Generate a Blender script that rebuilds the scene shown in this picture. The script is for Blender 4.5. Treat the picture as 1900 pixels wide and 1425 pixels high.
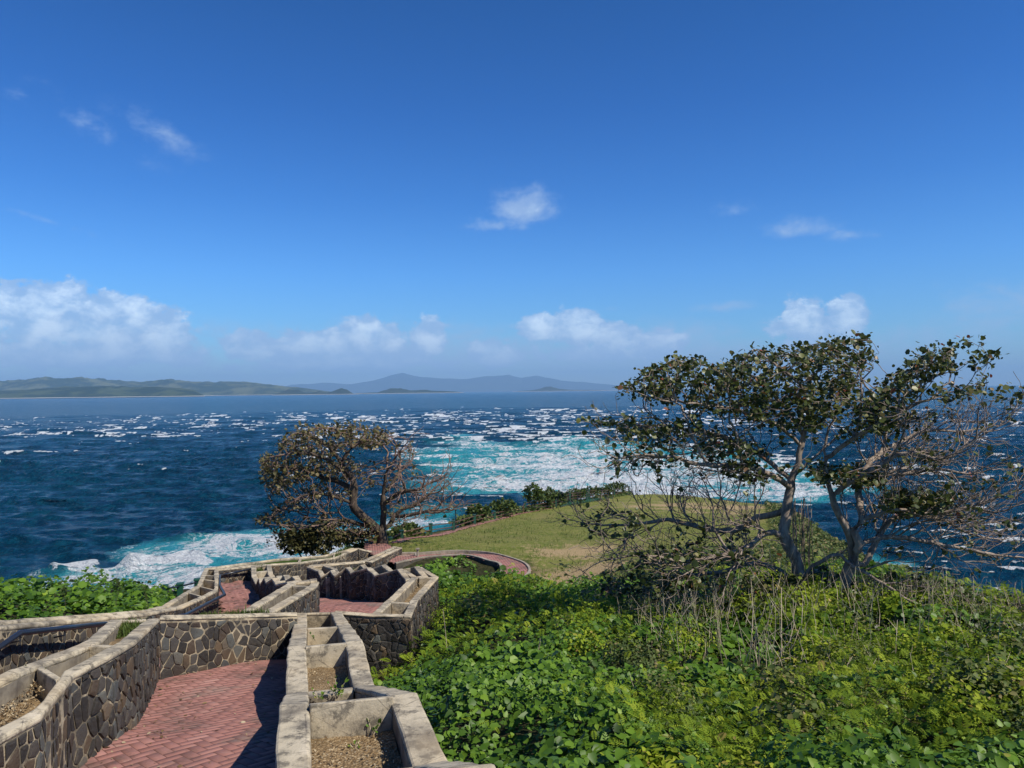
import bpy, bmesh, math, random
import numpy as np
from mathutils import Vector, Matrix, Euler, kdtree, noise as mnoise
random.seed(7); RNG = np.random.default_rng(11)
sc = bpy.context.scene
for o in list(bpy.data.objects): bpy.data.objects.remove(o)
COL = sc.collection
# ------------------------------------------------------------------ camera
F = 1400.0; CZ = 35.0; CAM = Vector((0, 0, CZ))
ROT = Euler((math.radians(90 + 0.53), 0, 0)).to_matrix() @ Matrix.Rotation(math.radians(-0.69), 3, 'Z')
cam = bpy.data.cameras.new('camera'); camo = bpy.data.objects.new('camera', cam); COL.objects.link(camo)
camo.matrix_world = Matrix.Translation(CAM) @ ROT.to_4x4()
cam.sensor_width = 36; cam.lens = 36 * F / 1900; cam.clip_start = 0.05; cam.clip_end = 120000
sc.camera = camo
# ------------------------------------------------------------------ world, sun, exposure
SUNV = Vector((.80, -.46, 1.0)).normalized()
world = bpy.data.worlds.new('World'); sc.world = world; world.use_nodes = True
sun = bpy.data.lights.new('sun', 'SUN'); sun.energy = 5.0; sun.angle = math.radians(0.53); sun.color = (1.0, .93, .80)
suno = bpy.data.objects.new('sun', sun); COL.objects.link(suno)
suno.rotation_euler = SUNV.to_track_quat('Z', 'Y').to_euler()
SUN_EL = math.asin(SUNV.z); SUN_ROT = math.atan2(SUNV.x, SUNV.y)
sc.view_settings.view_transform = 'Standard'; sc.view_settings.look = 'None'
sc.view_settings.exposure = 0.2; sc.view_settings.gamma = 1.0
sc.render.engine = 'CYCLES'
sc.cycles.max_bounces = 8; sc.cycles.volume_bounces = 0; sc.cycles.diffuse_bounces = 3
sc.cycles.transparent_max_bounces = 6; sc.cycles.use_denoising = True

def W(px, py, z=None, d=None):
    """world point seen at photo pixel (px,py) at height z below/above the eye or at forward distance d"""
    r = ROT @ Vector(((px - 950) / F, (712.5 - py) / F, -1.0))
    t = (z / r.z) if z is not None else d / r.y
    return CAM + r * t
ROTI = np.array(ROT.transposed())
def project(P):
    q = (np.asarray(P) - np.array(CAM)) @ ROTI.T
    w = -q[..., 2]
    return np.stack([950 + F * q[..., 0] / w, 712.5 - F * q[..., 1] / w], -1)

def setup_world():
    nt = world.node_tree; N = nt.nodes; L = nt.links; N.clear()
    def nd(t, **k):
        n = N.new(t)
        for a, b in k.items(): setattr(n, a, b)
        return n
    def mth(op, a, b=None, c=None, clamp=False):
        n = nd('ShaderNodeMath', operation=op); n.use_clamp = clamp
        for i, v in enumerate((a, b, c)):
            if v is None: continue
            if isinstance(v, (int, float)): n.inputs[i].default_value = v
            else: L.new(v, n.inputs[i])
        return n.outputs[0]
    def mix(f, a, b, blend='MIX'):
        n = nd('ShaderNodeMix', data_type='RGBA', blend_type=blend)
        for s, v in ((n.inputs[0], f), (n.inputs[6], a), (n.inputs[7], b)):
            if isinstance(v, (int, float)): s.default_value = v
            elif isinstance(v, tuple): s.default_value = (*v, 1)
            else: L.new(v, s)
        return n.outputs[2]
    sky = nd('ShaderNodeTexSky', sky_type='NISHITA'); sky.sun_disc = False
    sky.sun_elevation = SUN_EL; sky.sun_rotation = SUN_ROT; sky.altitude = 40
    sky.air_density = 1.0; sky.dust_density = 0.35; sky.ozone_density = 2.2
    tc = nd('ShaderNodeTexCoord'); sep = nd('ShaderNodeSeparateXYZ'); L.new(tc.outputs['Generated'], sep.inputs[0])
    az = mth('ARCTAN2', sep.outputs[0], sep.outputs[1]); el = mth('ARCSINE', sep.outputs[2])
    # colour depth of the clear polarised sky with elevation
    cr = nd('ShaderNodeValToRGB'); e = cr.color_ramp; L.new(mth('MULTIPLY', el, 1.25, clamp=True), cr.inputs[0])
    e.elements[0].position = 0.0; e.elements[0].color = (*SKY_LO, 1)
    e.elements[1].position = 1.0; e.elements[1].color = (*SKY_TOP, 1)
    for p, c in SKY_MID:
        q = e.elements.new(p); q.color = (*c, 1)
    base = mix(1.0, sky.outputs[0], cr.outputs[0], 'MULTIPLY')
    # clouds: soft ellipses in azimuth / elevation broken up by fractal noise
    comb = nd('ShaderNodeCombineXYZ'); L.new(az, comb.inputs[0]); L.new(mth('MULTIPLY', el, 1.5), comb.inputs[1])
    def nz(scale, detail, rough, dist=0.0, w=0.0):
        n = nd('ShaderNodeTexNoise', noise_dimensions='4D'); n.inputs['W'].default_value = w
        n.inputs['Scale'].default_value = scale; n.inputs['Detail'].default_value = detail
        n.inputs['Roughness'].default_value = rough; n.inputs['Distortion'].default_value = dist
        L.new(comb.outputs[0], n.inputs['Vector']); return n.outputs[0]
    n1 = nz(22, 10, .64, .25, 3.1); n2 = nz(70, 8, .65, 0, 7.7)
    nn = mth('ADD', mth('MULTIPLY', n1, 1.5), mth('MULTIPLY', n2, .45))
    nn = mth('SUBTRACT', nn, 0.975)
    def blobs(lst):
        acc = None
        for (px, py, rx, ry, s, tilt) in lst:
            v = (ROT @ Vector(((px - 950) / F, (712.5 - py) / F, -1.0))).normalized()
            a0 = math.atan2(v.x, v.y); e0 = math.asin(v.z)
            da = mth('SUBTRACT', az, a0); de = mth('SUBTRACT', el, e0)
            if tilt: de = mth('ADD', de, mth('MULTIPLY', da, tilt))
            a = mth('DIVIDE', da, rx / F); b = mth('DIVIDE', de, ry / F)
            b = mth('MAXIMUM', b, mth('MULTIPLY', b, -1.0 if tilt or ry < 20 else -1.7))
            r2 = mth('ADD', mth('MULTIPLY', a, a), mth('MULTIPLY', b, b))
            v = mth('MULTIPLY', mth('SUBTRACT', 1.0, mth('SQRT', r2), clamp=True), s)
            acc = v if acc is None else mth('MAXIMUM', acc, v)
        return acc
    cum = blobs(CUMULUS); veil = blobs(VEIL)
    cshape = mth('ADD', mth('MULTIPLY', cum, 1.5), mth('MULTIPLY', nn, 1.5))
    cmask = nd('ShaderNodeMapRange', interpolation_type='SMOOTHSTEP'); L.new(cshape, cmask.inputs[0])
    cmask.inputs[1].default_value = .26; cmask.inputs[2].default_value = .56
    gate = mth('MULTIPLY', cum, 7.0, clamp=True)
    cm = mth('MULTIPLY', cmask.outputs[0], gate)
    vshape = nd('ShaderNodeMapRange', interpolation_type='SMOOTHSTEP')
    L.new(mth('ADD', veil, mth('MULTIPLY', nn, 1.1)), vshape.inputs[0]); vshape.inputs[1].default_value = .0; vshape.inputs[2].default_value = .8
    vm = mth('MULTIPLY', mth('MULTIPLY', vshape.outputs[0], mth('MULTIPLY', veil, 4.0, clamp=True)), .72)
    # cloud brightness: bumpy tops, bluish bases
    n3 = nz(34, 8, .6, .3, 1.3)
    tops = nd('ShaderNodeMapRange', interpolation_type='SMOOTHSTEP'); L.new(mth('ADD', n3, mth('MULTIPLY', cshape, .25)), tops.inputs[0])
    tops.inputs[1].default_value = .55; tops.inputs[2].default_value = .95
    lo = nd('ShaderNodeMapRange'); L.new(el, lo.inputs[0]); lo.inputs[1].default_value = .02; lo.inputs[2].default_value = .11
    bri = mth('MULTIPLY', tops.outputs[0], lo.outputs[0])
    ccol = mix(bri, CLOUD_LO, CLOUD_HI)
    c1 = mix(vm, base, VEIL_C)
    c2 = mix(mth('MULTIPLY', cm, .78), c1, ccol)
    bg = nd('ShaderNodeBackground'); L.new(c2, bg.inputs[0]); bg.inputs[1].default_value = 0.1
    out = nd('ShaderNodeOutputWorld'); L.new(bg.outputs[0], out.inputs[0])
SKY_LO = (.62, .80, 1.15); SKY_TOP = (.06, .42, .92)
SKY_MID = [(.08, (.46, .86, 1.28)), (.19, (.34, .80, 1.38)), (.31, (.21, .64, 1.25)), (.44, (.14, .53, 1.12)), (.61, (.10, .46, .97))]
CLOUD_LO = (3.3, 4.9, 7.6); CLOUD_HI = (9.4, 10.6, 11.6); VEIL_C = (3.5, 4.9, 7.3)
# (px, py, half width, half height, strength, tilt)
CUMULUS = [(75, 600, 120, 105, .95, 0), (190, 615, 140, 85, .9, 0), (295, 630, 95, 72, .9, 0), (-60, 600, 120, 90, .9, 0), (120, 660, 300, 50, .75, 0), (395, 650, 60, 30, .5, 0),
           (470, 655, 100, 50, .85, 0), (590, 650, 130, 58, .9, 0), (690, 635, 95, 62, .88, 0), (795, 635, 48, 72, 1.0, 0), (915, 660, 62, 52, .95, 0), (640, 675, 300, 36, .75, 0),
           (1000, 612, 60, 42, .85, 0), (1070, 615, 75, 62, .95, 0), (1150, 632, 65, 52, .92, 0), (1225, 642, 65, 42, .85, 0), (1110, 660, 200, 34, .75, 0),
           (1440, 615, 40, 40, .6, 0), (1490, 605, 50, 70, .9, 0), (1570, 605, 48, 66, .92, 0), (1530, 640, 110, 50, .75, 0),
           (972, 386, 60, 40, .24, 0), (1490, 428, 50, 24, .2, 0)]
VEIL = [(970, 388, 90, 60, .85, 0), (920, 418, 85, 26, .6, 0), (1490, 426, 85, 32, .55, 0), (1578, 438, 60, 20, .5, 0), (180, 665, 460, 95, .85, 0), (700, 670, 560, 90, .95, 0), (1150, 665, 400, 85, .9, 0), (1530, 660, 260, 80, .55, 0),
        (1860, 560, 160, 60, .5, 0), (1345, 569, 95, 15, .62, 0), (1780, 620, 300, 60, .4, 0), (1370, 390, 70, 24, .3, 0),
        (165, 228, 130, 36, .26, .5), (225, 262, 120, 30, .22, .5), (300, 248, 110, 42, .28, .3), (45, 178, 36, 16, .25, 0), (90, 410, 190, 8, .22, .24), (1130, 573, 60, 7, .3, 0)]
setup_world()

# ------------------------------------------------------------------ helpers
def tag(o, label=None, cat=None, group=None, kind=None):
    if label: o['label'] = label
    if cat: o['category'] = cat
    if group: o['group'] = group
    if kind: o['kind'] = kind
    return o
def empty(name, loc, label, cat, group=None):
    o = bpy.data.objects.new(name, None); COL.objects.link(o); o.location = loc; o.empty_display_size = .2
    return tag(o, label, cat, group)
def link(name, me, parent=None, mats=None):
    o = bpy.data.objects.new(name, me); COL.objects.link(o)
    if parent is not None:
        o.parent = parent
        o.location = -Vector(parent.location)      # meshes are built in world coordinates
    for m in (mats or []): me.materials.append(m)
    return o
def npmesh(name, V, Fc, attrs=None, smooth=False, mat_idx=None):
    """V (n,3), Fc (m,k) index array or list of such arrays"""
    V = np.ascontiguousarray(V, dtype=np.float32)
    if not isinstance(Fc, list): Fc = [Fc]
    Fc = [np.ascontiguousarray(f, dtype=np.int32) for f in Fc if len(f)]
    me = bpy.data.meshes.new(name); me.vertices.add(len(V)); me.vertices.foreach_set('co', V.ravel())
    tot = sum(f.size for f in Fc); me.loops.add(tot); me.loops.foreach_set('vertex_index', np.concatenate([f.ravel() for f in Fc]))
    n = sum(len(f) for f in Fc); me.polygons.add(n)
    st = []; s = 0
    for f in Fc:
        st.append(s + np.arange(len(f)) * f.shape[1]); s += f.size
    me.polygons.foreach_set('loop_start', np.concatenate(st).astype(np.int32))
    if mat_idx is not None: me.polygons.foreach_set('material_index', np.asarray(mat_idx, np.int32))
    if smooth: me.polygons.foreach_set('use_smooth', np.ones(n, bool))
    me.update(calc_edges=True)
    for k, (dom, arr) in (attrs or {}).items():
        a = me.attributes.new(k, 'FLOAT', dom); a.data.foreach_set('value', np.asarray(arr, np.float32))
    return me
class MB:
    """collects quads"""
    def __init__(s): s.v = []; s.f = []; s.m = []; s.t = {}
    def add(s, vs, fs, m=0):
        o = len(s.v); s.v += [tuple(v) for v in vs]; s.f += [tuple(i + o for i in f) for f in fs]; s.m += [m] * len(fs)
    def box(s, c, size, rz=0, m=0, jit=0):
        M = Matrix.Rotation(rz, 3, 'Z'); vs = []
        for x in (-.5, .5):
            for y in (-.5, .5):
                for z in (-.5, .5):
                    v = M @ Vector((x * size[0], y * size[1], z * size[2]))
                    vs.append(Vector(c) + v + Vector([random.uniform(-jit, jit) for _ in range(3)]))
        s.add(vs, [(0, 1, 3, 2), (4, 6, 7, 5), (0, 4, 5, 1), (2, 3, 7, 6), (0, 2, 6, 4), (1, 5, 7, 3)], m)
    def tube(s, pts, r, n=8, m=0, cap=True):
        pts = [Vector(p) for p in pts]; rr = r if isinstance(r, (list, tuple)) else [r] * len(pts)
        up = Vector((0, 0, 1)); rings = []
        for i, p in enumerate(pts):
            t = (pts[min(i + 1, len(pts) - 1)] - pts[max(i - 1, 0)]).normalized()
            a = t.cross(up); a = a.normalized() if a.length > 1e-3 else Vector((1, 0, 0)); b = t.cross(a)
            rings.append([p + (a * math.cos(k * 2 * math.pi / n) + b * math.sin(k * 2 * math.pi / n)) * rr[i] for k in range(n)])
        vs = [v for g in rings for v in g]
        fs = [(i * n + k, i * n + (k + 1) % n, (i + 1) * n + (k + 1) % n, (i + 1) * n + k) for i in range(len(pts) - 1) for k in range(n)]
        if cap: fs += [tuple(range(n - 1, -1, -1)), tuple((len(pts) - 1) * n + k for k in range(n))]
        s.add(vs, fs, m)
    def loft(s, rings, m=0, closed_ends=True):
        """rings: list of equal-length closed rings"""
        n = len(rings[0]); vs = [v for g in rings for v in g]
        ms = m if isinstance(m, (list, tuple)) else [m] * n
        o = len(s.v); s.v += [tuple(v) for v in vs]
        for i in range(len(rings) - 1):
            for k in range(n):
                s.f.append((o + i * n + k, o + i * n + (k + 1) % n, o + (i + 1) * n + (k + 1) % n, o + (i + 1) * n + k)); s.m.append(ms[k])
        if closed_ends:
            s.f.append(tuple(o + k for k in range(n - 1, -1, -1))); s.m.append(ms[0])
            s.f.append(tuple(o + (len(rings) - 1) * n + k for k in range(n))); s.m.append(ms[0])
    def build(s, name, mats, parent=None, smooth=False, bevel=0):
        me = bpy.data.meshes.new(name); me.from_pydata(s.v, [], s.f)
        me.polygons.foreach_set('material_index', s.m)
        bm = bmesh.new(); bm.from_mesh(me); bmesh.ops.recalc_face_normals(bm, faces=bm.faces); bm.to_mesh(me); bm.free()
        if smooth: me.polygons.foreach_set('use_smooth', [True] * len(me.polygons))
        if s.t:
            at = me.attributes.new('tint', 'FLOAT', 'FACE'); at.data.foreach_set('value', [s.t.get(i, .3) for i in range(len(s.f))])
        me.update()
        o = link(name, me, parent, mats if isinstance(mats, (list, tuple)) else [mats])
        if bevel:
            b = o.modifiers.new('bevel', 'BEVEL'); b.width = bevel; b.segments = 2; b.limit_method = 'ANGLE'; b.angle_limit = math.radians(50)
        return o
def fbm(x, y, seed=0, octv=4, lac=2.03, gain=.5):
    """cheap vectorised value noise"""
    x = np.asarray(x, float); y = np.asarray(y, float); out = np.zeros(np.broadcast(x, y).shape); a = 1.0; tot = 0
    for k in range(octv):
        xi = np.floor(x); yi = np.floor(y); fx = x - xi; fy = y - yi
        fx = fx * fx * (3 - 2 * fx); fy = fy * fy * (3 - 2 * fy)
        def h(i, j):
            t = np.sin(i * 127.1 + j * 311.7 + (seed + k) * 74.7) * 43758.5453
            return t - np.floor(t)
        v = (h(xi, yi) * (1 - fx) + h(xi + 1, yi) * fx) * (1 - fy) + (h(xi, yi + 1) * (1 - fx) + h(xi + 1, yi + 1) * fx) * fy
        out += a * (v * 2 - 1); tot += a; a *= gain; x = x * lac + 17.3; y = y * lac + 9.1
    return out / tot
def sstep(a, b, x):
    t = np.clip((x - a) / (b - a), 0, 1); return t * t * (3 - 2 * t)
def inpoly(x, y, poly):
    x = np.asarray(x); y = np.asarray(y); c = np.zeros(x.shape, bool); n = len(poly)
    for i in range(n):
        x1, y1 = poly[i]; x2, y2 = poly[i - 1]
        if y1 == y2: continue
        m = ((y1 > y) != (y2 > y)) & (x < (x2 - x1) * (y - y1) / (y2 - y1) + x1); c ^= m
    return c
def dist_poly(x, y, poly, closed=True):
    """distance and nearest point"""
    x = np.asarray(x, float); y = np.asarray(y, float)
    bd = np.full(x.shape, 1e18); bx = x.copy(); by = y.copy(); n = len(poly)
    for i in range(n if closed else n - 1):
        x1, y1 = poly[i]; x2, y2 = poly[(i + 1) % n]
        dx, dy = x2 - x1, y2 - y1; L2 = dx * dx + dy * dy
        t = np.clip(((x - x1) * dx + (y - y1) * dy) / L2, 0, 1); qx = x1 + t * dx; qy = y1 + t * dy
        d = (x - qx) ** 2 + (y - qy) ** 2; m = d < bd
        bd[m] = d[m]; bx[m] = qx[m]; by[m] = qy[m]
    return np.sqrt(bd), bx, by
class TPS:
    def __init__(s, pts, reg=1e-3):
        P = np.array(pts, float); s.P = P[:, :2]; n = len(P)
        K = s.U(np.linalg.norm(s.P[:, None] - s.P[None], axis=2)) + np.eye(n) * reg
        A = np.zeros((n + 3, n + 3)); A[:n, :n] = K; A[:n, n] = 1; A[:n, n + 1:] = s.P; A[n:, :n] = A[:n, n:].T
        s.w = np.linalg.solve(A, np.concatenate([P[:, 2], np.zeros(3)]))
    @staticmethod
    def U(r): return np.where(r > 1e-9, r * r * np.log(np.maximum(r, 1e-9)), 0)
    def __call__(s, x, y):
        x = np.asarray(x, float); y = np.asarray(y, float); sh = x.shape; x = x.ravel(); y = y.ravel(); out = np.empty(len(x))
        for a in range(0, len(x), 40000):
            X = x[a:a + 40000]; Y = y[a:a + 40000]
            r = np.hypot(X[:, None] - s.P[None, :, 0], Y[:, None] - s.P[None, :, 1])
            out[a:a + 40000] = s.U(r) @ s.w[:-3] + s.w[-3] + s.w[-2] * X + s.w[-1] * Y
        return out.reshape(sh)

# ------------------------------------------------------------------ materials
class Mat:
    def __init__(s, name, rough=.8, spec=.3):
        s.m = bpy.data.materials.new(name); s.m.use_nodes = True; s.nt = s.m.node_tree; s.N = s.nt.nodes; s.L = s.nt.links
        s.b = s.N['Principled BSDF']; s.out = s.N['Material Output']
        s.b.inputs['Roughness'].default_value = rough; s.b.inputs['Specular IOR Level'].default_value = spec
        s._pos = None
    def nd(s, t, **k):
        n = s.N.new(t)
        for a, b in k.items(): setattr(n, a, b)
        return n
    def pos(s):
        if s._pos is None: s._pos = s.nd('ShaderNodeNewGeometry').outputs['Position']
        return s._pos
    def vec(s, scale=(1, 1, 1), rot=(0, 0, 0)):
        m = s.nd('ShaderNodeMapping'); s.L.new(s.pos(), m.inputs[0]); m.inputs['Scale'].default_value = scale; m.inputs['Rotation'].default_value = rot
        return m.outputs[0]
    def noise(s, scale, detail=4, rough=.55, vec=None, dist=0, color=False):
        n = s.nd('ShaderNodeTexNoise'); s.L.new(vec if vec is not None else s.pos(), n.inputs['Vector'])
        n.inputs['Scale'].default_value = scale; n.inputs['Detail'].default_value = detail; n.inputs['Roughness'].default_value = rough; n.inputs['Distortion'].default_value = dist
        return n.outputs[1 if color else 0]
    def voro(s, scale, feature='F1', vec=None, out='Distance', rnd=1.0):
        n = s.nd('ShaderNodeTexVoronoi', feature=feature); s.L.new(vec if vec is not None else s.pos(), n.inputs['Vector'])
        n.inputs['Scale'].default_value = scale; n.inputs['Randomness'].default_value = rnd
        return n.outputs[out]
    def math(s, op, a, b=None, c=None, clamp=False):
        n = s.nd('ShaderNodeMath', operation=op); n.use_clamp = clamp
        for i, v in enumerate((a, b, c)):
            if v is None: continue
            if isinstance(v, (int, float)): n.inputs[i].default_value = v
            else: s.L.new(v, n.inputs[i])
        return n.outputs[0]
    def rng(s, v, a, b, c=0, d=1, smooth=True):
        n = s.nd('ShaderNodeMapRange'); n.interpolation_type = 'SMOOTHSTEP' if smooth else 'LINEAR'
        s.L.new(v, n.inputs[0])
        for i, q in enumerate((a, b, c, d)): n.inputs[i + 1].default_value = q
        return n.outputs[0]
    def mix(s, f, a, b, blend='MIX'):
        n = s.nd('ShaderNodeMix', data_type='RGBA', blend_type=blend)
        for q, v in ((n.inputs[0], f), (n.inputs[6], a), (n.inputs[7], b)):
            if isinstance(v, (int, float)): q.default_value = v
            elif isinstance(v, tuple): q.default_value = (*v, 1)
            else: s.L.new(v, q)
        return n.outputs[2]
    def ramp(s, f, stops, const=False):
        n = s.nd('ShaderNodeValToRGB'); s.L.new(f, n.inputs[0]); e = n.color_ramp
        if const: e.interpolation = 'CONSTANT'
        e.elements[0].position = stops[0][0]; e.elements[0].color = (*stops[0][1], 1)
        e.elements[1].position = stops[-1][0]; e.elements[1].color = (*stops[-1][1], 1)
        for p, c in stops[1:-1]:
            q = e.elements.new(p); q.color = (*c, 1)
        return n.outputs[0]
    def attr(s, name):
        n = s.nd('ShaderNodeAttribute'); n.attribute_name = name; return n.outputs['Fac']
    def col(s, c):
        if isinstance(c, tuple): s.b.inputs['Base Color'].default_value = (*c, 1)
        else: s.L.new(c, s.b.inputs['Base Color'])
        return s
    def bump(s, h, strength=.5, dist=.02):
        n = s.nd('ShaderNodeBump'); s.L.new(h, n.inputs['Height']); n.inputs['Strength'].default_value = strength; n.inputs['Distance'].default_value = dist
        s.L.new(n.outputs[0], s.b.inputs['Normal']); return s
    def translucent(s, color, f=.35):
        t = s.nd('ShaderNodeBsdfTranslucent'); s.L.new(color, t.inputs[0]) if not isinstance(color, tuple) else None
        m = s.nd('ShaderNodeMixShader'); m.inputs[0].default_value = f
        s.L.new(s.b.outputs[0], m.inputs[1]); s.L.new(t.outputs[0], m.inputs[2]); s.L.new(m.outputs[0], s.out.inputs[0]); return s

def mat_stone():
    m = Mat('dark fieldstone in pale mortar', .75, .3)
    w = m.noise(3.0, 3, .5, color=True)
    add = m.nd('ShaderNodeVectorMath', operation='MULTIPLY_ADD'); m.L.new(w, add.inputs[0]); add.inputs[1].default_value = (.22, .22, .16); m.L.new(m.vec((1, 1, .62)), add.inputs[2])
    v = add.outputs[0]
    S = 8.0
    d = m.voro(S, 'DISTANCE_TO_EDGE', v); c = m.voro(S, 'F1', v, 'Color')
    sep = m.nd('ShaderNodeSeparateColor'); m.L.new(c, sep.inputs[0])
    stone = m.ramp(sep.outputs[0], [(0, (.016, .014, .013)), (.25, (.030, .026, .023)), (.5, (.058, .052, .046)), (.7, (.040, .028, .022)), (.84, (.10, .068, .040)), (1, (.085, .09, .082))])
    fine = m.noise(40, 4, .6); stone = m.mix(m.rng(fine, .35, .75, 0, .4), stone, (.12, .10, .08))
    wid = m.math('ADD', m.math('MULTIPLY', m.noise(5, 3), .13), -.012)
    mm = m.math('DIVIDE', d, wid); mort = m.rng(mm, .55, 1.15, 1, 0)
    mc = m.mix(m.rng(m.noise(9, 5, .7), .3, .7), (.50, .41, .28), (.24, .19, .135))
    col = m.mix(mort, stone, mc)
    grime = m.noise(1.3, 4, .6, m.vec((1, 1, .35)))
    col = m.mix(m.rng(grime, .5, .72, 0, .6), col, (.06, .055, .048))
    m.col(col)
    h = m.math('ADD', m.rng(d, 0, .12, 0, 1), m.math('MULTIPLY', fine, .25))
    m.bump(h, .9, .03); return m.m
def mat_coping():
    m = Mat('weathered beige concrete', .85, .2)
    n = m.noise(2.2, 8, .68); n2 = m.noise(8, 8, .74); n3 = m.noise(.9, 3, .5)
    c = m.ramp(n, [(.32, (.13, .11, .085)), (.43, (.29, .25, .185)), (.54, (.48, .41, .29)), (.7, (.58, .50, .37))])
    c = m.mix(m.rng(n2, .49, .62, 0, .8), c, (.10, .088, .07))
    c = m.mix(m.rng(n3, .45, .7, 0, .5), c, (.56, .43, .26))
    cr = m.voro(2.6, 'DISTANCE_TO_EDGE', m.vec((1, 1, 1)))
    jl = m.math('ADD', cr, m.math('MULTIPLY', m.noise(9, 4), .03))
    c = m.mix(m.rng(jl, .016, .024, .55, 0), c, (.06, .05, .045))
    m.col(c); m.bump(m.math('ADD', n2, m.math('MULTIPLY', m.noise(60, 3), .5)), .55, .012); return m.m
def mat_soil():
    m = Mat('dry soil with leaf litter', .95, .1)
    v = m.voro(95, 'F1', None, 'Color'); sp = m.nd('ShaderNodeSeparateColor'); m.L.new(v, sp.inputs[0])
    c = m.ramp(sp.outputs[0], [(0, (.13, .085, .045)), (.45, (.22, .15, .08)), (.8, (.30, .21, .115)), (.95, (.40, .31, .19)), (1, (.55, .47, .34))])
    c = m.mix(m.rng(m.noise(3, 4), .4, .65, 0, .6), c, (.14, .10, .055)); m.col(c)
    m.bump(m.math('ADD', m.voro(38), m.noise(12, 5)), .7, .02); return m.m
def mat_brick():
    m = Mat('red stamped paving', .8, .25)
    r = m.attr('tint'); c = m.ramp(r, [(0, (.24, .11, .09)), (.4, (.31, .145, .12)), (.75, (.36, .18, .15)), (1, (.42, .23, .19))])
    n = m.noise(1.6, 6, .65); c = m.mix(m.rng(n, .46, .66, 0, .8), c, (.115, .07, .058)); c = m.mix(m.rng(m.noise(.8, 6, .7), .52, .66, 0, .5), c, (.30, .22, .18))
    c = m.mix(m.rng(m.noise(24, 5, .7), .55, .75, 0, .45), c, (.34, .25, .2))
    c = m.mix(m.rng(m.noise(4.2, 6, .7, m.vec((.5, 2.2, 1))), .58, .72, 0, .6), c, (.33, .24, .2))
    m.col(c); m.bump(m.noise(70, 4, .7), .45, .006); return m.m
def mat_grout():
    m = Mat('dirty paving joints', .9, .2); m.col(m.mix(m.noise(9, 4), (.10, .045, .036), (.15, .08, .062))); m.bump(m.noise(60), .4, .01); return m.m
def mat_ground():
    m = Mat('headland ground', .95, .1)
    lawn = m.attr('lawn'); dirt = m.attr('dirt')
    n = m.noise(.5, 5, .6); n2 = m.noise(5, 6, .7, m.vec((1, .5, 1))); n3 = m.noise(30, 3, .7)
    g = m.mix(m.rng(n, .35, .65), (.105, .14, .020), (.19, .20, .045))
    g = m.mix(m.rng(n2, .42, .66, 0, .85), g, (.27, .235, .085)); g = m.mix(m.rng(m.noise(.22, 5, .65, m.vec((1, .6, 1))), .5, .66, 0, .6), g, (.25, .20, .085))
    g = m.mix(m.rng(n3, .45, .7, 0, .5), g, (.08, .10, .025))
    dr = m.math('ADD', dirt, m.math('MULTIPLY', m.math('SUBTRACT', n2, .5), 2.2))
    g = m.mix(m.rng(dr, .25, .95), g, (.38, .275, .145))
    s = m.mix(m.rng(n2, .4, .65), (.025, .030, .012), (.06, .055, .025))
    rk = m.mix(m.rng(m.noise(.25, 6, .7), .4, .6), (.11, .085, .05), (.07, .07, .03))
    s = m.mix(m.attr('cliff'), s, rk)
    m.col(m.mix(lawn, s, g)); m.bump(m.math('ADD', n3, m.math('MULTIPLY', n2, 1.5)), .7, .05); return m.m
def mat_leaf(name, stops, rough=.5, tr=.3, spec=.35):
    m = Mat(name, rough, spec); r = m.attr('tint'); c = m.ramp(r, stops); m.col(c); m.translucent(c, tr); return m.m
def mat_bark(name, a, b, sc_=9):
    m = Mat(name, .85, .2); n = m.noise(sc_, 6, .7, m.vec((1, 1, .35))); m.col(m.mix(m.rng(n, .35, .65), a, b)); m.bump(n, .8, .02); return m.m
def mat_plain(name, c, c2=None, rough=.6, spec=.4, scale=8, metal=0):
    m = Mat(name, rough, spec); m.b.inputs['Metallic'].default_value = metal
    m.col(m.mix(m.rng(m.noise(scale, 6, .7), .35, .7), c, c2 or tuple(v * .6 for v in c))); m.bump(m.noise(scale * 5, 3), .2, .01); return m.m
def mat_stoneg():
    m = Mat('dark fieldstone', .7, .35); t = m.attr('tint')
    c = m.ramp(t, [(0, (.018, .016, .015)), (.25, (.036, .032, .029)), (.5, (.066, .060, .054)), (.68, (.044, .031, .024)), (.84, (.12, .082, .048)), (.93, (.095, .10, .092)), (1, (.04, .04, .042))])
    n = m.noise(14, 6, .7); c = m.mix(m.rng(n, .45, .75, 0, .45), c, (.12, .10, .075)); n2 = m.noise(3, 4, .6); c = m.mix(m.rng(n2, .5, .7, 0, .5), c, (.03, .026, .022))
    m.col(c); m.bump(m.math('ADD', n, m.noise(50, 4, .7)), .7, .012); return m.m
def mat_mortar():
    m = Mat('pale mortar', .9, .15); n = m.noise(6, 7, .7); c = m.mix(m.rng(n, .36, .62), (.46, .38, .26), (.18, .15, .105)); c = m.mix(m.rng(m.noise(1.5, 5, .6), .46, .64, 0, .7), c, (.09, .078, .06))
    m.col(c); m.bump(m.noise(45, 5, .7), .8, .012); return m.m
MORTAR = mat_mortar(); STONEG = mat_stoneg(); STONE = mat_stone(); COPE = mat_coping(); SOIL = mat_soil(); BRICK = mat_brick(); GROUT = mat_grout(); GROUND = mat_ground()
INNER = mat_plain('grey planter lining', (.26, .225, .17), (.12, .10, .08), .9, .15, 5)
LEAF_A = mat_leaf('glossy sea almond leaf', [(0, (.022, .032, .008)), (.45, (.065, .085, .018)), (.72, (.14, .15, .04)), (.86, (.28, .24, .11)), (.94, (.20, .13, .06)), (1, (.26, .07, .035))], .42, .22, .35)
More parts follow.
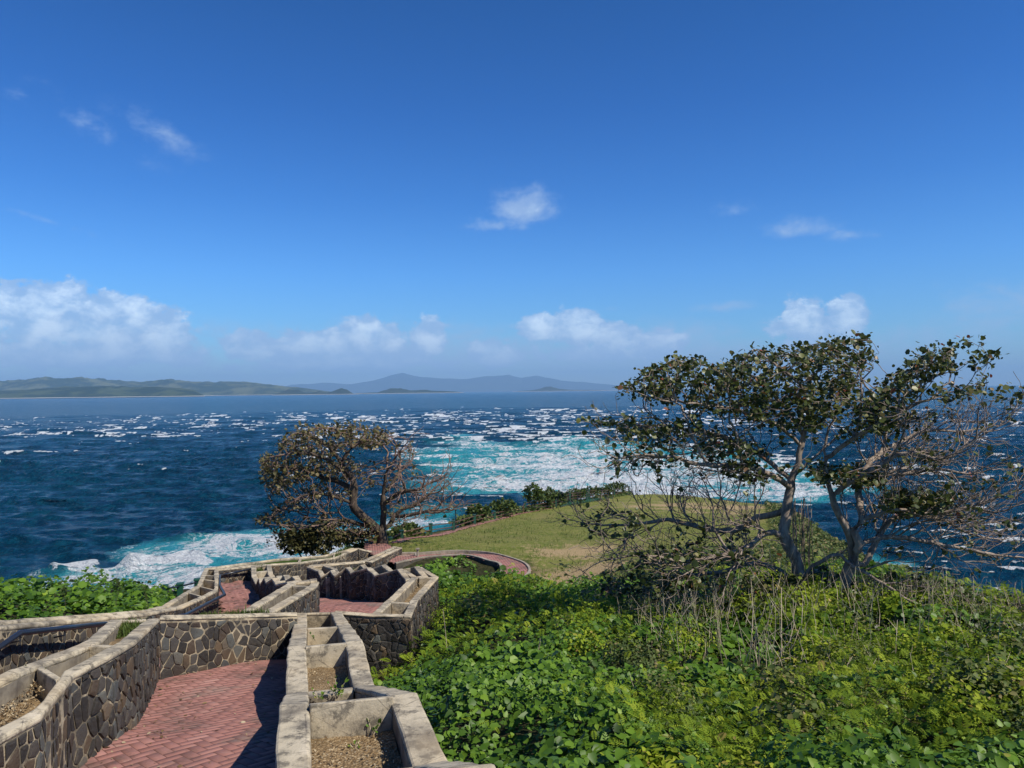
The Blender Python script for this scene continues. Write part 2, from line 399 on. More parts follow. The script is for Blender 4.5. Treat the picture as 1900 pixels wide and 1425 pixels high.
LEAF_L = mat_leaf('dry sea almond leaf', [(0, (.028, .034, .010)), (.4, (.095, .085, .026)), (.7, (.19, .15, .06)), (.85, (.14, .11, .05)), (1, (.20, .09, .05))], .5, .2, .35)
LEAF_V = mat_leaf('broad vine leaf', [(0, (.025, .060, .008)), (.35, (.070, .150, .014)), (.7, (.155, .275, .024)), (.93, (.28, .40, .045)), (1, (.34, .34, .06))], .45, .34, .3)
LEAF_F = mat_leaf('feathery leaflet', [(0, (.08, .14, .012)), (.5, (.21, .29, .022)), (.9, (.36, .41, .04)), (1, (.36, .28, .08))], .6, .35, .1)
LEAF_S = mat_leaf('scrub leaf', [(0, (.03, .055, .012)), (.5, (.085, .125, .025)), (.8, (.17, .18, .05)), (1, (.30, .23, .11))], .6, .25, .3)
GRASS = mat_leaf('grass blade', [(0, (.05, .09, .015)), (.6, (.11, .15, .03)), (1, (.26, .22, .09))], .6, .3, .2)
BARK_R = mat_bark('grey branch bark', (.36, .29, .23), (.15, .115, .09))
BARK_T = mat_bark('pale grey twig bark', (.34, .27, .22), (.16, .12, .095))
BARK_L = mat_bark('pinkish dry twig bark', (.25, .165, .125), (.15, .10, .08))
BARK_D = mat_bark('dark trunk bark', (.10, .075, .055), (.045, .034, .026))
DRY = mat_bark('bleached dry stem', (.55, .47, .34), (.34, .27, .18))
GREENP = mat_plain('green fence paint', (.012, .075, .045), (.02, .05, .035), .5, .4, 3)
BROWNR = mat_plain('rusty brown rail', (.12, .065, .04), (.06, .035, .025), .7, .3, 4)
RAIL = mat_plain('navy handrail paint', (.012, .018, .032), (.02, .022, .028), .3, .5, 3)
CONC = mat_plain('pale concrete kerb', (.36, .31, .24), (.2, .17, .13), .85, .2, 3)

# ------------------------------------------------------------------ terrain
EDGE = [(-60, -60), (-16, -20), (-15, -6), (-13.5, 6), (-12.2, 12), (-11.4, 16), (-11.0, 20), (-11.2, 24), (-10.4, 27.5), (-8.2, 30.5), (-7.4, 34), (-5.2, 39),
        (-3.2, 45), (-.6, 56), (3.3, 66.5), (7.6, 79), (12.0, 89), (17.5, 94), (21.5, 88), (22.6, 78), (21.8, 66), (20.2, 56), (17.4, 45), (14.3, 30), (11.8, 20),
        (10.2, 15), (9.9, 12), (12.5, 8.5), (18, 4), (26, -4), (60, -60)]
def PZ(px, py, d, dz=0):
    w = W(px, py, d=d); return (w.x, w.y, w.z + dz)
V_ = -.28      # ground lies below the top of the scrub seen in the photo
GP = [PZ(860, 1425, 4.9, V_), PZ(1200, 1425, 4.6, V_), PZ(1800, 1425, 4.6, V_), PZ(1200, 1300, 7.3, V_), PZ(1600, 1300, 7.3, V_), PZ(1600, 1200, 10.3, V_), PZ(1850, 1185, 10.8, V_),
      PZ(1000, 1300, 7.6, V_), PZ(760, 1245, 11.5, V_), PZ(740, 1250, 13.6, V_), PZ(900, 1200, 11.8, V_), PZ(1000, 1170, 13.2, V_), PZ(1180, 1165, 13.8, V_), PZ(1480, 1100, 14, 0), PZ(1300, 1120, 15.5, V_),
      PZ(850, 1100, 19, V_), PZ(830, 1160, 14.5, V_), PZ(1000, 1090, 24.0, -.1), PZ(1100, 1092, 21.5, -.1), PZ(1250, 1040, 24, 0), PZ(810, 1058, 24, V_),
      PZ(1000, 1050, 27.6), PZ(1050, 1020, 31), PZ(1000, 980, 42), PZ(870, 1000, 36.5), PZ(1100, 960, 50), PZ(1200, 940, 62), PZ(1300, 932, 72), PZ(1300, 922, 86), PZ(1360, 930, 76), PZ(1406, 935, 66),
      PZ(740, 1006, 33.8), PZ(856, 982, 43), PZ(962, 954, 56), PZ(1041, 940, 66), PZ(1110, 928, 78), PZ(1150, 920, 88),
      PZ(1500, 975, 44), PZ(1450, 940, 58), PZ(1620, 1055, 29), PZ(1400, 1010, 33), PZ(1500, 1040, 25), PZ(1740, 1135, 17.5), PZ(1700, 1150, 14), PZ(700, 1024, 32.5),
      (-9.5, 14, CZ - 3.75), (-8.5, 11, CZ - 3.2), (-8.6, 8, CZ - 2.7), (-10.8, 9, CZ - 2.9), (-9.5, 18, CZ - 4.9), (-10.4, 22, CZ - 5.8), (-8.2, 29, CZ - 6.9), (-11, 14, CZ - 4.2), (-12, 3, CZ - 1.6), (-12, -6, CZ - 1.4),
      (-2.5, 4, CZ - 3.6), (-2.6, 7, CZ - 3.9), (-4, 10, CZ - 4.6), (-5.2, 12, CZ - 5.3), (-3.8, 15, CZ - 5.9), (-3.3, 18, CZ - 6.1), (-6, 18, CZ - 6.4), (-6, 22, CZ - 6.8), (-8, 22, CZ - 6.9),
      (-5, 25, CZ - 7.0), (-8.5, 25.5, CZ - 7.1), (-5.5, 9, CZ - 4.4), (-2.4, 1, CZ - 2.6), (0, 0, CZ - 1.65), (3, -3, CZ - 1.6), (-6, -6, CZ - 1.5), (8, 2, CZ - 2.0), (14, -2, CZ - 2.0), (14, 4, CZ - 2.9), (0, -12, CZ - 1), (-14, -14, CZ - 1), (16, -14, CZ - 1),
      (-3.4, 28.4, CZ - 6.36), (-5.0, 30.5, CZ - 6.6), (-1.5, 29.3, CZ - 6.36), (.3, 27.6, CZ - 6.34), (.2, 25, CZ - 6.3), (-2.2, 26.2, CZ - 6.75), (-3.6, 26.0, CZ - 6.6), (-1.4, 25.2, CZ - 6.6)]
gtps = TPS(GP, 1e-2)
def ground(x, y):
    x = np.asarray(x, float); y = np.asarray(y, float)
    ins = inpoly(x, y, EDGE); d, bx, by = dist_poly(x, y, EDGE)
    far = y < -20
    gx = np.where(ins, x, bx); gy = np.where(ins, y, by)
    z = gtps(gx, np.maximum(gy, -14)); z = np.minimum(z, CZ - .8)
    out = np.where(ins, 0, d)
    n = fbm(x * .18, y * .18, 3, 4); n2 = fbm(x * .6, y * .6, 5, 3)
    drop = out * (.75 + .35 * n) + np.clip(out - 3, 0, 8) * .6 + out * .0
    zc = z - drop + n2 * np.clip(out, 0, 3) * .5
    zc = np.where(out > 0, np.maximum(zc, -4), z + .05 * n2 * (d > 1))
    return zc, ins, d
LAWN = [(-7.2, 31.5), (-4.6, 29.6), (-3.5, 29.2), (.4, 28.4), (.75, 26), (.45, 24.0), (1.4, 23.4), (4, 21.5), (7.5, 21), (11, 24), (13.5, 32), (17, 46), (20, 56), (21.5, 66), (22.3, 78), (21, 87.5), (17.5, 93.5), (12, 88.5), (7.8, 78.5), (3.6, 66), (-.2, 56), (-2.8, 45), (-4.8, 39), (-6.8, 34)]
def build_ground():
    def axis(lo, hi, pts):
        a = [lo]
        while a[-1] < hi:
            v = a[-1]; st = next(s for lim, s in pts if v < lim); a.append(v + st)
        return np.array(a)
    xs = axis(-150, 160, [(-60, 4), (-20, 1.2), (20, .28), (45, .9), (1e9, 4)])
    ys = axis(-60, 170, [(-8, 3), (2, .8), (36, .25), (100, .6), (1e9, 3)])
    X, Y = np.meshgrid(xs, ys); Z, ins, d = ground(X, Y)
    V = np.stack([X, Y, Z], -1).reshape(-1, 3); ny, nx = X.shape
    i = np.arange(ny - 1)[:, None] * nx + np.arange(nx - 1)[None]; Fc = np.stack([i, i + 1, i + 1 + nx, i + nx], -1).reshape(-1, 4)
    dl, _, _ = dist_poly(X, Y, LAWN); il = inpoly(X, Y, LAWN); sd = np.where(il, dl, -dl)
    lawn = sstep(-.25, .35, sd + .3 * fbm(X * 2, Y * 2, 9, 3))
    def blob(cx, cy, rx, ry): return np.clip(1 - np.sqrt(((X - cx) / rx) ** 2 + ((Y - cy) / ry) ** 2), 0, 1)
    a = W(1050, 1025, d=30.5); dirt = blob(a.x, a.y, 2.9, 3.2) * 1.1
    dirt = np.maximum(dirt, blob(2.0, 25.4, 4.2, 2.8) * 1.25)
    b = W(1290, 945, d=62); dirt = np.maximum(dirt, blob(b.x, b.y, 9, 16) * .95)
    dirt = np.maximum(dirt, np.where(il, 1 - sstep(.1, 1.0, dl), 0) * (Y > 45) * .8)
    dirt = np.where(dirt > 0, np.clip(dirt + .9 * fbm(X * .7, Y * .5, 13, 5), 0, 1.2), 0)
    cliff = np.where(ins, 0, 1) * sstep(0, 2, d)
    me = npmesh('ground', V, Fc, {'lawn': ('POINT', lawn.ravel()), 'dirt': ('POINT', dirt.ravel()), 'cliff': ('POINT', cliff.ravel())}, smooth=True)
    o = link('ground', me, None, [GROUND]); tag(o, kind='structure')
build_ground()
def gz(x, y):
    return float(ground(np.array([x]), np.array([y]))[0][0])

# ------------------------------------------------------------------ sea
def build_sea():
    r = [55.0]
    while r[-1] < 68000:
        q = r[-1]; r.append(q + (1.0 if q < 220 else q * .0046 if q < 1600 else q * .02 if q < 4000 else q * .08))
    r = np.array(r); a = np.radians(np.linspace(-56, 56, 1500)); R, A = np.meshgrid(r, a, indexing='ij')
    X = R * np.sin(A); Y = R * np.cos(A); X0, Y0 = X.copy(), Y.copy()
    Z = np.zeros_like(X); DX = np.zeros_like(X); DY = np.zeros_like(X); J = np.zeros_like(X)
    rg = np.random.default_rng(5); gs = np.maximum(np.gradient(r), 1.0)[:, None] * np.ones_like(X)
    lams = np.concatenate([rg.uniform(24, 60, 7), rg.uniform(9, 22, 18), rg.uniform(3.2, 9, 34)])
    for lam in lams:
        th = math.radians(rg.normal(-97, 17 if lam < 22 else 11)); k = 2 * math.pi / lam; kx, ky = k * math.cos(th), k * math.sin(th)
        amp = .0085 * lam * rg.uniform(.6, 1.3) * (2.1 if lam < 9 else .8 if lam < 22 else .6)
        fade = np.clip((lam / gs - 2.0) / 2.5, 0, 1); ph = kx * X0 + ky * Y0 + rg.uniform(0, 6.28)
        g = fbm(X0 / (lam * 4) + lam, Y0 / (lam * 2.5), int(lam * 10) % 97, 2) * 1.1 + .9
        am = amp * fade * g
        c = np.cos(ph); s = np.sin(ph); Z += am * (c + .22 * np.cos(2 * ph)); DX -= am * s * kx / k; DY -= am * s * ky / k; J += amp * np.maximum(fade, .35) * g * k * c
    amod = sstep(2600, 900, R)
    rough = .75 + .55 * sstep(250, 420, R)
    Z *= amod * rough; X = X0 + DX * 1.1 * amod; Y = Y0 + DY * 1.1 * amod
    # where the water is broken
    def ell(px, py, rx, ry, rot=0):
        c = W(px, py, z=-CZ); return c
    def blob(cx, cy, rx, ry, rot=0.0):
        dx = X0 - cx; dy = Y0 - cy; ca, sa = math.cos(rot), math.sin(rot)
        u = dx * ca + dy * sa; v = -dx * sa + dy * ca
        return np.clip(1 - ((u / rx) ** 2 + (v / ry) ** 2), 0, 1)
    pxy = project(np.stack([X0, Y0, np.zeros_like(X0)], -1)); PX, PY = pxy[..., 0], pxy[..., 1]
    P = lambda px, py: (lambda w: (w.x, w.y))(W(px, py, z=-CZ))
    n = fbm(X0 / 38, Y0 / 55, 21, 5); nf = fbm(X0 / 9, Y0 / 22, 23, 4)
    churn = np.zeros_like(X)
    XK, YK = X0, Y0; X0 = X0 + 26 * fbm(XK / 45, YK / 60, 71, 4); Y0 = Y0 + 75 * fbm(XK / 38, YK / 70, 73, 4)
    for (px, py, rx, ry, st) in [(1020, 862, 70, 120, 1.05), (1200, 880, 80, 80, 1.3), (1300, 885, 36, 60, 1.2), (1150, 905, 60, 35, 1.3), (900, 832, 50, 120, .62), (1130, 838, 80, 110, .72), (800, 815, 35, 60, .35)]:
        cx, cy = P(px, py); churn = np.maximum(churn, blob(cx, cy, rx, ry) * st)
    churn = np.clip(churn + n * .5 * (churn > 0.02), 0, 1.3)
    X0, Y0 = XK, YK
    shore = np.zeros_like(X)
    for (px, py, rx, ry, st) in [(480, 1018, 34, 20, 1.0), (560, 1000, 30, 20, .95), (620, 1015, 26, 18, 1.1), (640, 1030, 20, 12, 1.2), (370, 1066, 38, 8, 1.1), (230, 1086, 40, 7, 1.0), (450, 1080, 40, 15, 1.35), (760, 970, 14, 14, .7), (745, 990, 10, 10, 1.1), (800, 950, 16, 16, .45),
                                 (110, 1085, 22, 7, .8)]:
        cx, cy = P(px, py); shore = np.maximum(shore, blob(cx, cy, rx, ry) * st)
    shore = np.clip(shore * .92 + (n * .35 + nf * .25) * (shore > .02), 0, 1.4)
    # right-hand foot of the cliff, from the terrain edge outwards
    E2 = [(x, y) for x, y in EDGE[17:28]]
    de, _, _ = dist_poly(X0, Y0, E2, closed=False)
    foot = np.clip(1 - (de - 26) / 13, 0, 1) * (Y0 > 20) * (R > 56) * sstep(8, 30, X0)
    foot = np.clip(foot * (1.0 + .9 * n + .6 * nf), 0, 1.2)
    foot *= sstep(170, 110, Y0)
    foot2 = np.zeros_like(X)
    for (px, py, rx, ry, st, ro) in [(1650, 1075, 20, 7, 1.3, -.8), (1690, 1100, 20, 7, 1.4, -.8), (1735, 1130, 18, 7, 1.4, -.8), (1880, 1165, 12, 8, 1.4, -.6), (1830, 1155, 14, 6, .9, -.6), (1610, 1040, 14, 6, .8, -.9)]:
        cx, cy = P(px, py); foot2 = np.maximum(foot2, blob(cx, cy, rx, ry, ro) * st)
    foot = np.maximum(foot, np.clip(foot2 + nf * .4 * (foot2 > .02), 0, 1.4))
    churn2 = np.clip(np.maximum(np.maximum(churn, shore), foot * .95), 0, 1.3)
    # two breaking crests in the left bay
    brk = np.zeros_like(X)
    for (pa, pb, h, th) in [((96, 1056), (192, 1052), 1.6, 3.0), ((218, 1058), (400, 1043), 2.4, 4.0)]:
        ax, ay = P(*pa); bx, by = P(*pb); dx, dy = bx - ax, by - ay; L = math.hypot(dx, dy)
        u = ((X0 - ax) * dx + (Y0 - ay) * dy) / L / L; v = (-(X0 - ax) * dy + (Y0 - ay) * dx) / L + 1.0 * np.sin(u * 7)
        e = sstep(-.05, .18, u) * sstep(1.05, .8, u) * (1 + .45 * nf)
        Z += h * e * np.exp(-(v / th) ** 2)
        brk = np.maximum(brk, e * sstep(2.2, .4, v) * sstep(-6.5 - 3 * nf, -2.0, v + 1.5 * nf))
    Z += (churn > .3) * churn * fbm(X0 / 6, Y0 / 9, 31, 3) * .9
    # white caps where the short waves steepen
    dens = np.interp(R.ravel(), [60, 200, 380, 480, 620, 900, 1250, 1500, 1900], [.0, .02, .35, .7, .85, 1.0, .95, .55, .0]).reshape(R.shape)
    lat = np.interp(PX.ravel(), [-200, 0, 250, 500, 750, 1100, 1400, 1600, 1750, 1900, 2200], [.9, .95, .9, .95, 1.1, 1.05, .9, .75, .62, .6, .6]).reshape(R.shape)
    lat = np.where((PX < 520) & (PY > 812), lat * .35, lat); lat = np.where((PX < 760) & (PY > 845), lat * .1, lat)
    lat = np.where((PX > 1650) & (PY > 780), .45, lat)
    dens2 = np.where((PX > 1620) & (R > 150) & (R < 480), .2, dens * lat)
    patch = fbm(X0 / 60, Y0 / 150, 41, 3)
    streak = fbm(X0 / (4.5 + R / 150), Y0 / (3.5 + R / 170), 47, 5)
    Jn = J / J[(R > 100) & (R < 900)].std()
    crest = Jn * .6 + streak * 1.9 + patch * .9
    foam = sstep(0, .5, crest - (1.68 - 1.15 * dens2)) * (dens2 > .01)
    foam = np.maximum(foam, brk)
    bad = R > 2000; foam[bad] = 0
    # foam crests are raised piles of white water
    Z += foam * np.where(R > 300, .35, .1) * (brk < .2)
    V = np.stack([X, Y, Z], -1).reshape(-1, 3); ny, nx = X.shape
    i = np.arange(ny - 1)[:, None] * nx + np.arange(nx - 1)[None]; Fc = np.stack([i, i + nx, i + 1 + nx, i + 1], -1).reshape(-1, 4)
    me = npmesh('sea', V, Fc, {'foam': ('POINT', foam.ravel()), 'churn': ('POINT', churn2.ravel())}, smooth=True)
    m = Mat('sea water', .16, .30); m.b.inputs['IOR'].default_value = 1.33
    ch = m.attr('churn'); fo = m.attr('foam')
    big = m.noise(.012, 4, .6, m.vec((1, .5, 1)))
    deep = m.mix(m.rng(big, .35, .65), (.001, .030, .070), (.002, .048, .098))
    deep = m.mix(m.rng(m.noise(.34, 8, .75, m.vec((.6, .7, 1))), .44, .62, 0, .6), deep, (.006, .10, .165))
    c = m.mix(m.rng(ch, .03, .6), deep, (.035, .34, .40))
    v1 = m.noise(.10, 10, .72, m.vec((.6, .8, 1)), 1.6); v2 = m.noise(.6, 7, .7, m.vec((.6, 1.0, 1)), .8)
    r1 = m.math('ABSOLUTE', m.math('SUBTRACT', v1, .5)); lace = m.rng(r1, .0, .085, 1, 0)
    r2 = m.math('ABSOLUTE', m.math('SUBTRACT', v2, .5)); lace = m.math('MAXIMUM', lace, m.math('MULTIPLY', m.rng(r2, 0, .06, 1, 0), .7))
    a = m.math('ADD', m.math('MULTIPLY', ch, .60), m.math('MULTIPLY', lace, .62)); a = m.math('ADD', a, m.math('MULTIPLY', m.math('SUBTRACT', v2, .5), .8)); a = m.math('ADD', a, m.math('MULTIPLY', m.math('SUBTRACT', m.noise(.045, 6, .65, m.vec((.5, 1.0, 1))), .5), 2.4))
    lf = m.math('MULTIPLY', m.rng(a, .70, 1.12), m.rng(ch, .05, .3))
    fn = m.math('ADD', fo, m.math('MULTIPLY', m.math('SUBTRACT', m.noise(.5, 8, .75, m.vec((.7, .35, 1))), .5), 2.4)); ff = m.math('MULTIPLY', m.rng(fn, .38, .6), m.rng(fo, .02, .2))
    ft = m.math('MAXIMUM', lf, ff, clamp=True)
    m.col(m.mix(ft, c, m.mix(m.rng(v2, .35, .65), (.66, .72, .75), (.84, .86, .87))))
    m.L.new(m.rng(ft, 0, 1, .2, .9), m.b.inputs['Roughness'])
    h = m.math('ADD', m.noise(.7, 7, .7, m.vec((.5, 1.2, 1))), m.math('MULTIPLY', m.noise(2.0, 4, .6, m.vec((.55, 1.1, 1))), .4))
    h = m.math('ADD', h, m.math('MULTIPLY', m.noise(.26, 5, .65, m.vec((.75, 1.0, 1))), 1.5))
    m.bump(h, 1.0, 2.6)
    o = link('sea', me, None, [m.m]); tag(o, kind='structure')
build_sea()

# ------------------------------------------------------------------ far land
def far_land(name, r0, depth, prof, col_a, col_b, seed, beach=0):
    xs = np.arange(prof[0][0], prof[-1][0] + .1, 1.6); hp = np.interp(xs, [p[0] for p in prof], [p[1] for p in prof])
    base = np.array([W(x, 712, d=1.0)[:] for x in xs]); ux = base[:, 0]
    nr = 26; t = np.linspace(0, 1, nr)
    prof_r = np.sin(np.clip(t * 1.15, 0, 1) * math.pi / 2) ** .8
    X = np.empty((nr, len(xs))); Y = X.copy(); Z = X.copy()
    for j in range(nr):
        y = r0 + depth * t[j] + 120 * np.sin(xs / 23 + seed) * (1 - t[j])
        X[j] = ux * y; Y[j] = y
        hh = hp / F * (r0 + depth * .8)
        n = fbm(X[j] / (depth * .22), Y[j] / (depth * .22), seed, 5) + .5 * fbm(X[j] / (depth * .07), Y[j] / (depth * .07), seed + 9, 3)
        Z[j] = hh * prof_r[j] * (1 + ((.42 if beach else .16) * n) * (1 - t[j] * .7)) + 1.5 * beach - (3 if j == 0 else 0)
        if j == nr - 1: Z[j] = -3
    V = np.stack([X, Y, Z], -1).reshape(-1, 3); nx = len(xs)
    i = np.arange(nr - 1)[:, None] * nx + np.arange(nx - 1)[None]; Fc = np.stack([i, i + 1, i + 1 + nx, i + nx], -1).reshape(-1, 4)
    me = npmesh(name, V, Fc, smooth=True); m = Mat(name + ' cover', .95, .05)
    n = m.noise(.0014, 7, .7); c = m.mix(m.rng(n, .45, .58), col_a, col_b)
    if beach:
        sp = m.nd('ShaderNodeSeparateXYZ'); m.L.new(m.pos(), sp.inputs[0]); c = m.mix(m.rng(sp.outputs[2], beach * 1.4, beach * 2.2, .95, 0), c, (.75, .72, .66))
    m.col(c); m.bump(m.noise(.01, 5, .7), 1, 30)
    o = link(name, me, None, [m.m]); tag(o, kind='structure')
far_land('hills', 13500, 2200, [(-900, 0), (-760, 8), (-560, 12), (-400, 9), (-260, 15), (-160, 14), (-60, 16), (0, 13), (60, 15), (130, 20), (195, 19), (240, 17), (290, 19), (337, 15), (360, 10), (376, 2), (380, 0)], (.016, .032, .013), (.06, .08, .03), 3, 9)
far_land('hills', 20000, 3600, [(-1050, 0), (-900, 14), (-700, 22), (-500, 19), (-330, 30), (-160, 28), (0, 31), (40, 33), (77, 36), (120, 34), (162, 32), (205, 29), (253, 26), (290, 28), (313, 31), (345, 27), (370, 25), (410, 23), (455, 22), (500, 18), (522, 16), (572, 10), (605, 5), (640, 0)], (.022, .04, .018), (.11, .12, .055), 8, 9)
far_land('island', 17000, 800, [(505, 0), (519, 4), (535, 10), (556, 8), (566, 3), (579, 2), (592, 6), (606, 3), (618, 6), (632, 10), (645, 7), (655, 1), (665, 0)], (.02, .034, .018), (.04, .052, .026), 14, 7)
far_land('island', 20000, 800, [(660, 1), (700, 2), (707, 4), (725, 9), (742, 9), (762, 5), (790, 6), (800, 4), (843, 2), (860, 0)], (.022, .036, .02), (.04, .052, .026), 17, 7)
far_land('island', 28000, 1100, [(950, 0), (985, 2), (1001, 4), (1014, 8), (1022, 8), (1038, 4), (1060, 2), (1110, 1), (1150, 0)], (.03, .04, .03), (.05, .06, .04), 19, 8)
far_land('mountains', 60000, 5500, [(500, 6), (540, 17), (600, 20), (652, 17), (690, 22), (730, 33), (747, 37), (784, 28), (820, 26), (858, 23), (900, 28), (943, 32), (968, 24), (994, 29), (1042, 19), (1100, 14), (1153, 8), (1190, 0)], (.03, .04, .035), (.05, .06, .05), 23)

# ------------------------------------------------------------------ stone planters and walls
def st(z, lx, ly, rx, ry):
    return (W(lx, ly, z=z), W(rx, ry, z=z))
def stw(l, r, z): return (Vector((l[0], l[1], CZ + z)), Vector((r[0], r[1], CZ + z)))
def resample(S, step=.22):
    out = [S[0]]; keys = [0]
    for a, b in zip(S[:-1], S[1:]):
        n = max(1, int(max((b[0] - a[0]).length, (b[1] - a[1]).length) / step))
        for i in range(1, n + 1):
            t = i / n; out.append((a[0].lerp(b[0], t), a[1].lerp(b[1], t)))
        keys.append(len(out) - 1)
    return out, keys
def clip_cell(P, q, sites):
    poly = P
    for s_ in sites:
        mx, my = (q[0] + s_[0]) / 2, (q[1] + s_[1]) / 2; nx, ny = s_[0] - q[0], s_[1] - q[1]; out = []
        for i in range(len(poly)):
            a = poly[i]; b = poly[(i + 1) % len(poly)]; da = (a[0] - mx) * nx + (a[1] - my) * ny; db = (b[0] - mx) * nx + (b[1] - my) * ny
            if da <= 0: out.append(a)
            if (da < 0 < db) or (db < 0 < da): t = da / (da - db); out.append((a[0] + (b[0] - a[0]) * t, a[1] + (b[1] - a[1]) * t))
        poly = out
        if len(poly) < 3: return []
    return poly
def lay_stones(mb, line, side, hs, top=.06, cw=.108, ch=.165):
    """irregular fieldstones standing proud of a wall face; line: top points, side: outward unit vectors, hs: heights"""
    s = [0.0]
    for a, b in zip(line[:-1], line[1:]): s.append(s[-1] + (Vector((b.x, b.y, 0)) - Vector((a.x, a.y, 0))).length)
    Ls = s[-1]; H = min(max(hs), 1.35)
    if Ls < .15: return
    n, m = int(Ls / cw) + 3, int(H / ch) + 3
    cols = {}
    for i in range(-1, n):
        for j in range(-1, m):
            if random.random() < .12: continue
            cols[(i, j)] = ((i + .5 * (j % 2) + random.uniform(-.38, .38)) * cw, (j + random.uniform(-.42, .42)) * ch)
    def at(u, t):
        u = min(max(u, 0), Ls); k = max(0, min(len(s) - 2, int(np.searchsorted(s, u)) - 1)); f = (u - s[k]) / max(s[k + 1] - s[k], 1e-6)
        p = line[k].lerp(line[k + 1], f); o = side[k].lerp(side[k + 1], f); o = Vector((o.x, o.y, 0)).normalized(); return p - Vector((0, 0, top + t)), o
    for (i, j), q in cols.items():
        nb = [cols[(i + a, j + b)] for a in range(-3, 4) for b in range(-2, 3) if (a or b) and (i + a, j + b) in cols]
        nb.sort(key=lambda w_: (w_[0] - q[0]) ** 2 + (w_[1] - q[1]) ** 2)
        P = clip_cell([(max(0, q[0] - .4), max(0, q[1] - .4)), (min(Ls, q[0] + .4), max(0, q[1] - .4)), (min(Ls, q[0] + .4), min(H, q[1] + .4)), (max(0, q[0] - .4), min(H, q[1] + .4))], q, nb[:14])
        if len(P) < 3: continue
        cx = sum(p[0] for p in P) / len(P); cy = sum(p[1] for p in P) / len(P); g = random.uniform(.004, .012)
        R_ = [max(math.hypot(p[0] - cx, p[1] - cy), 1e-4) for p in P]
        if max(R_) < .03 or max(R_) > .42: continue
        P1 = []
        for k in range(len(P)):      # cut the corners so stones look knapped
            a, b = P[k], P[(k + 1) % len(P)]
            for t in (.1, .9): P1.append((a[0] + (b[0] - a[0]) * t, a[1] + (b[1] - a[1]) * t))
        d = random.uniform(.010, .026); base = []; mid = []; cap = []
        for p in P1:
            r = max(math.hypot(p[0] - cx, p[1] - cy), 1e-4); f1 = max(.2, 1 - g / r); f2 = max(.12, 1 - (g + .009) / r); f3 = f2 * .62
            for f, lst, h in ((f1, base, -.004), (f2, mid, d * random.uniform(.75, 1.0)), (f3, cap, d * random.uniform(.95, 1.25))):
                w_, o_ = at(cx + (p[0] - cx) * f + random.uniform(-.003, .003), cy + (p[1] - cy) * f + random.uniform(-.003, .003)); lst.append(w_ + o_ * h)
        o0 = len(mb.v); K = len(P1); mb.v += [tuple(v) for v in base + mid + cap]; tint = random.random(); f0 = len(mb.f)
        for k in range(K):
            k2 = (k + 1) % K; mb.f += [(o0 + k, o0 + k2, o0 + K + k2, o0 + K + k), (o0 + K + k, o0 + K + k2, o0 + 2 * K + k2, o0 + 2 * K + k)]
        mb.f.append(tuple(o0 + 2 * K + k for k in range(K))); mb.m += [2] * (len(mb.f) - f0)
        for fi in range(f0, len(mb.f)): mb.t[fi] = tint
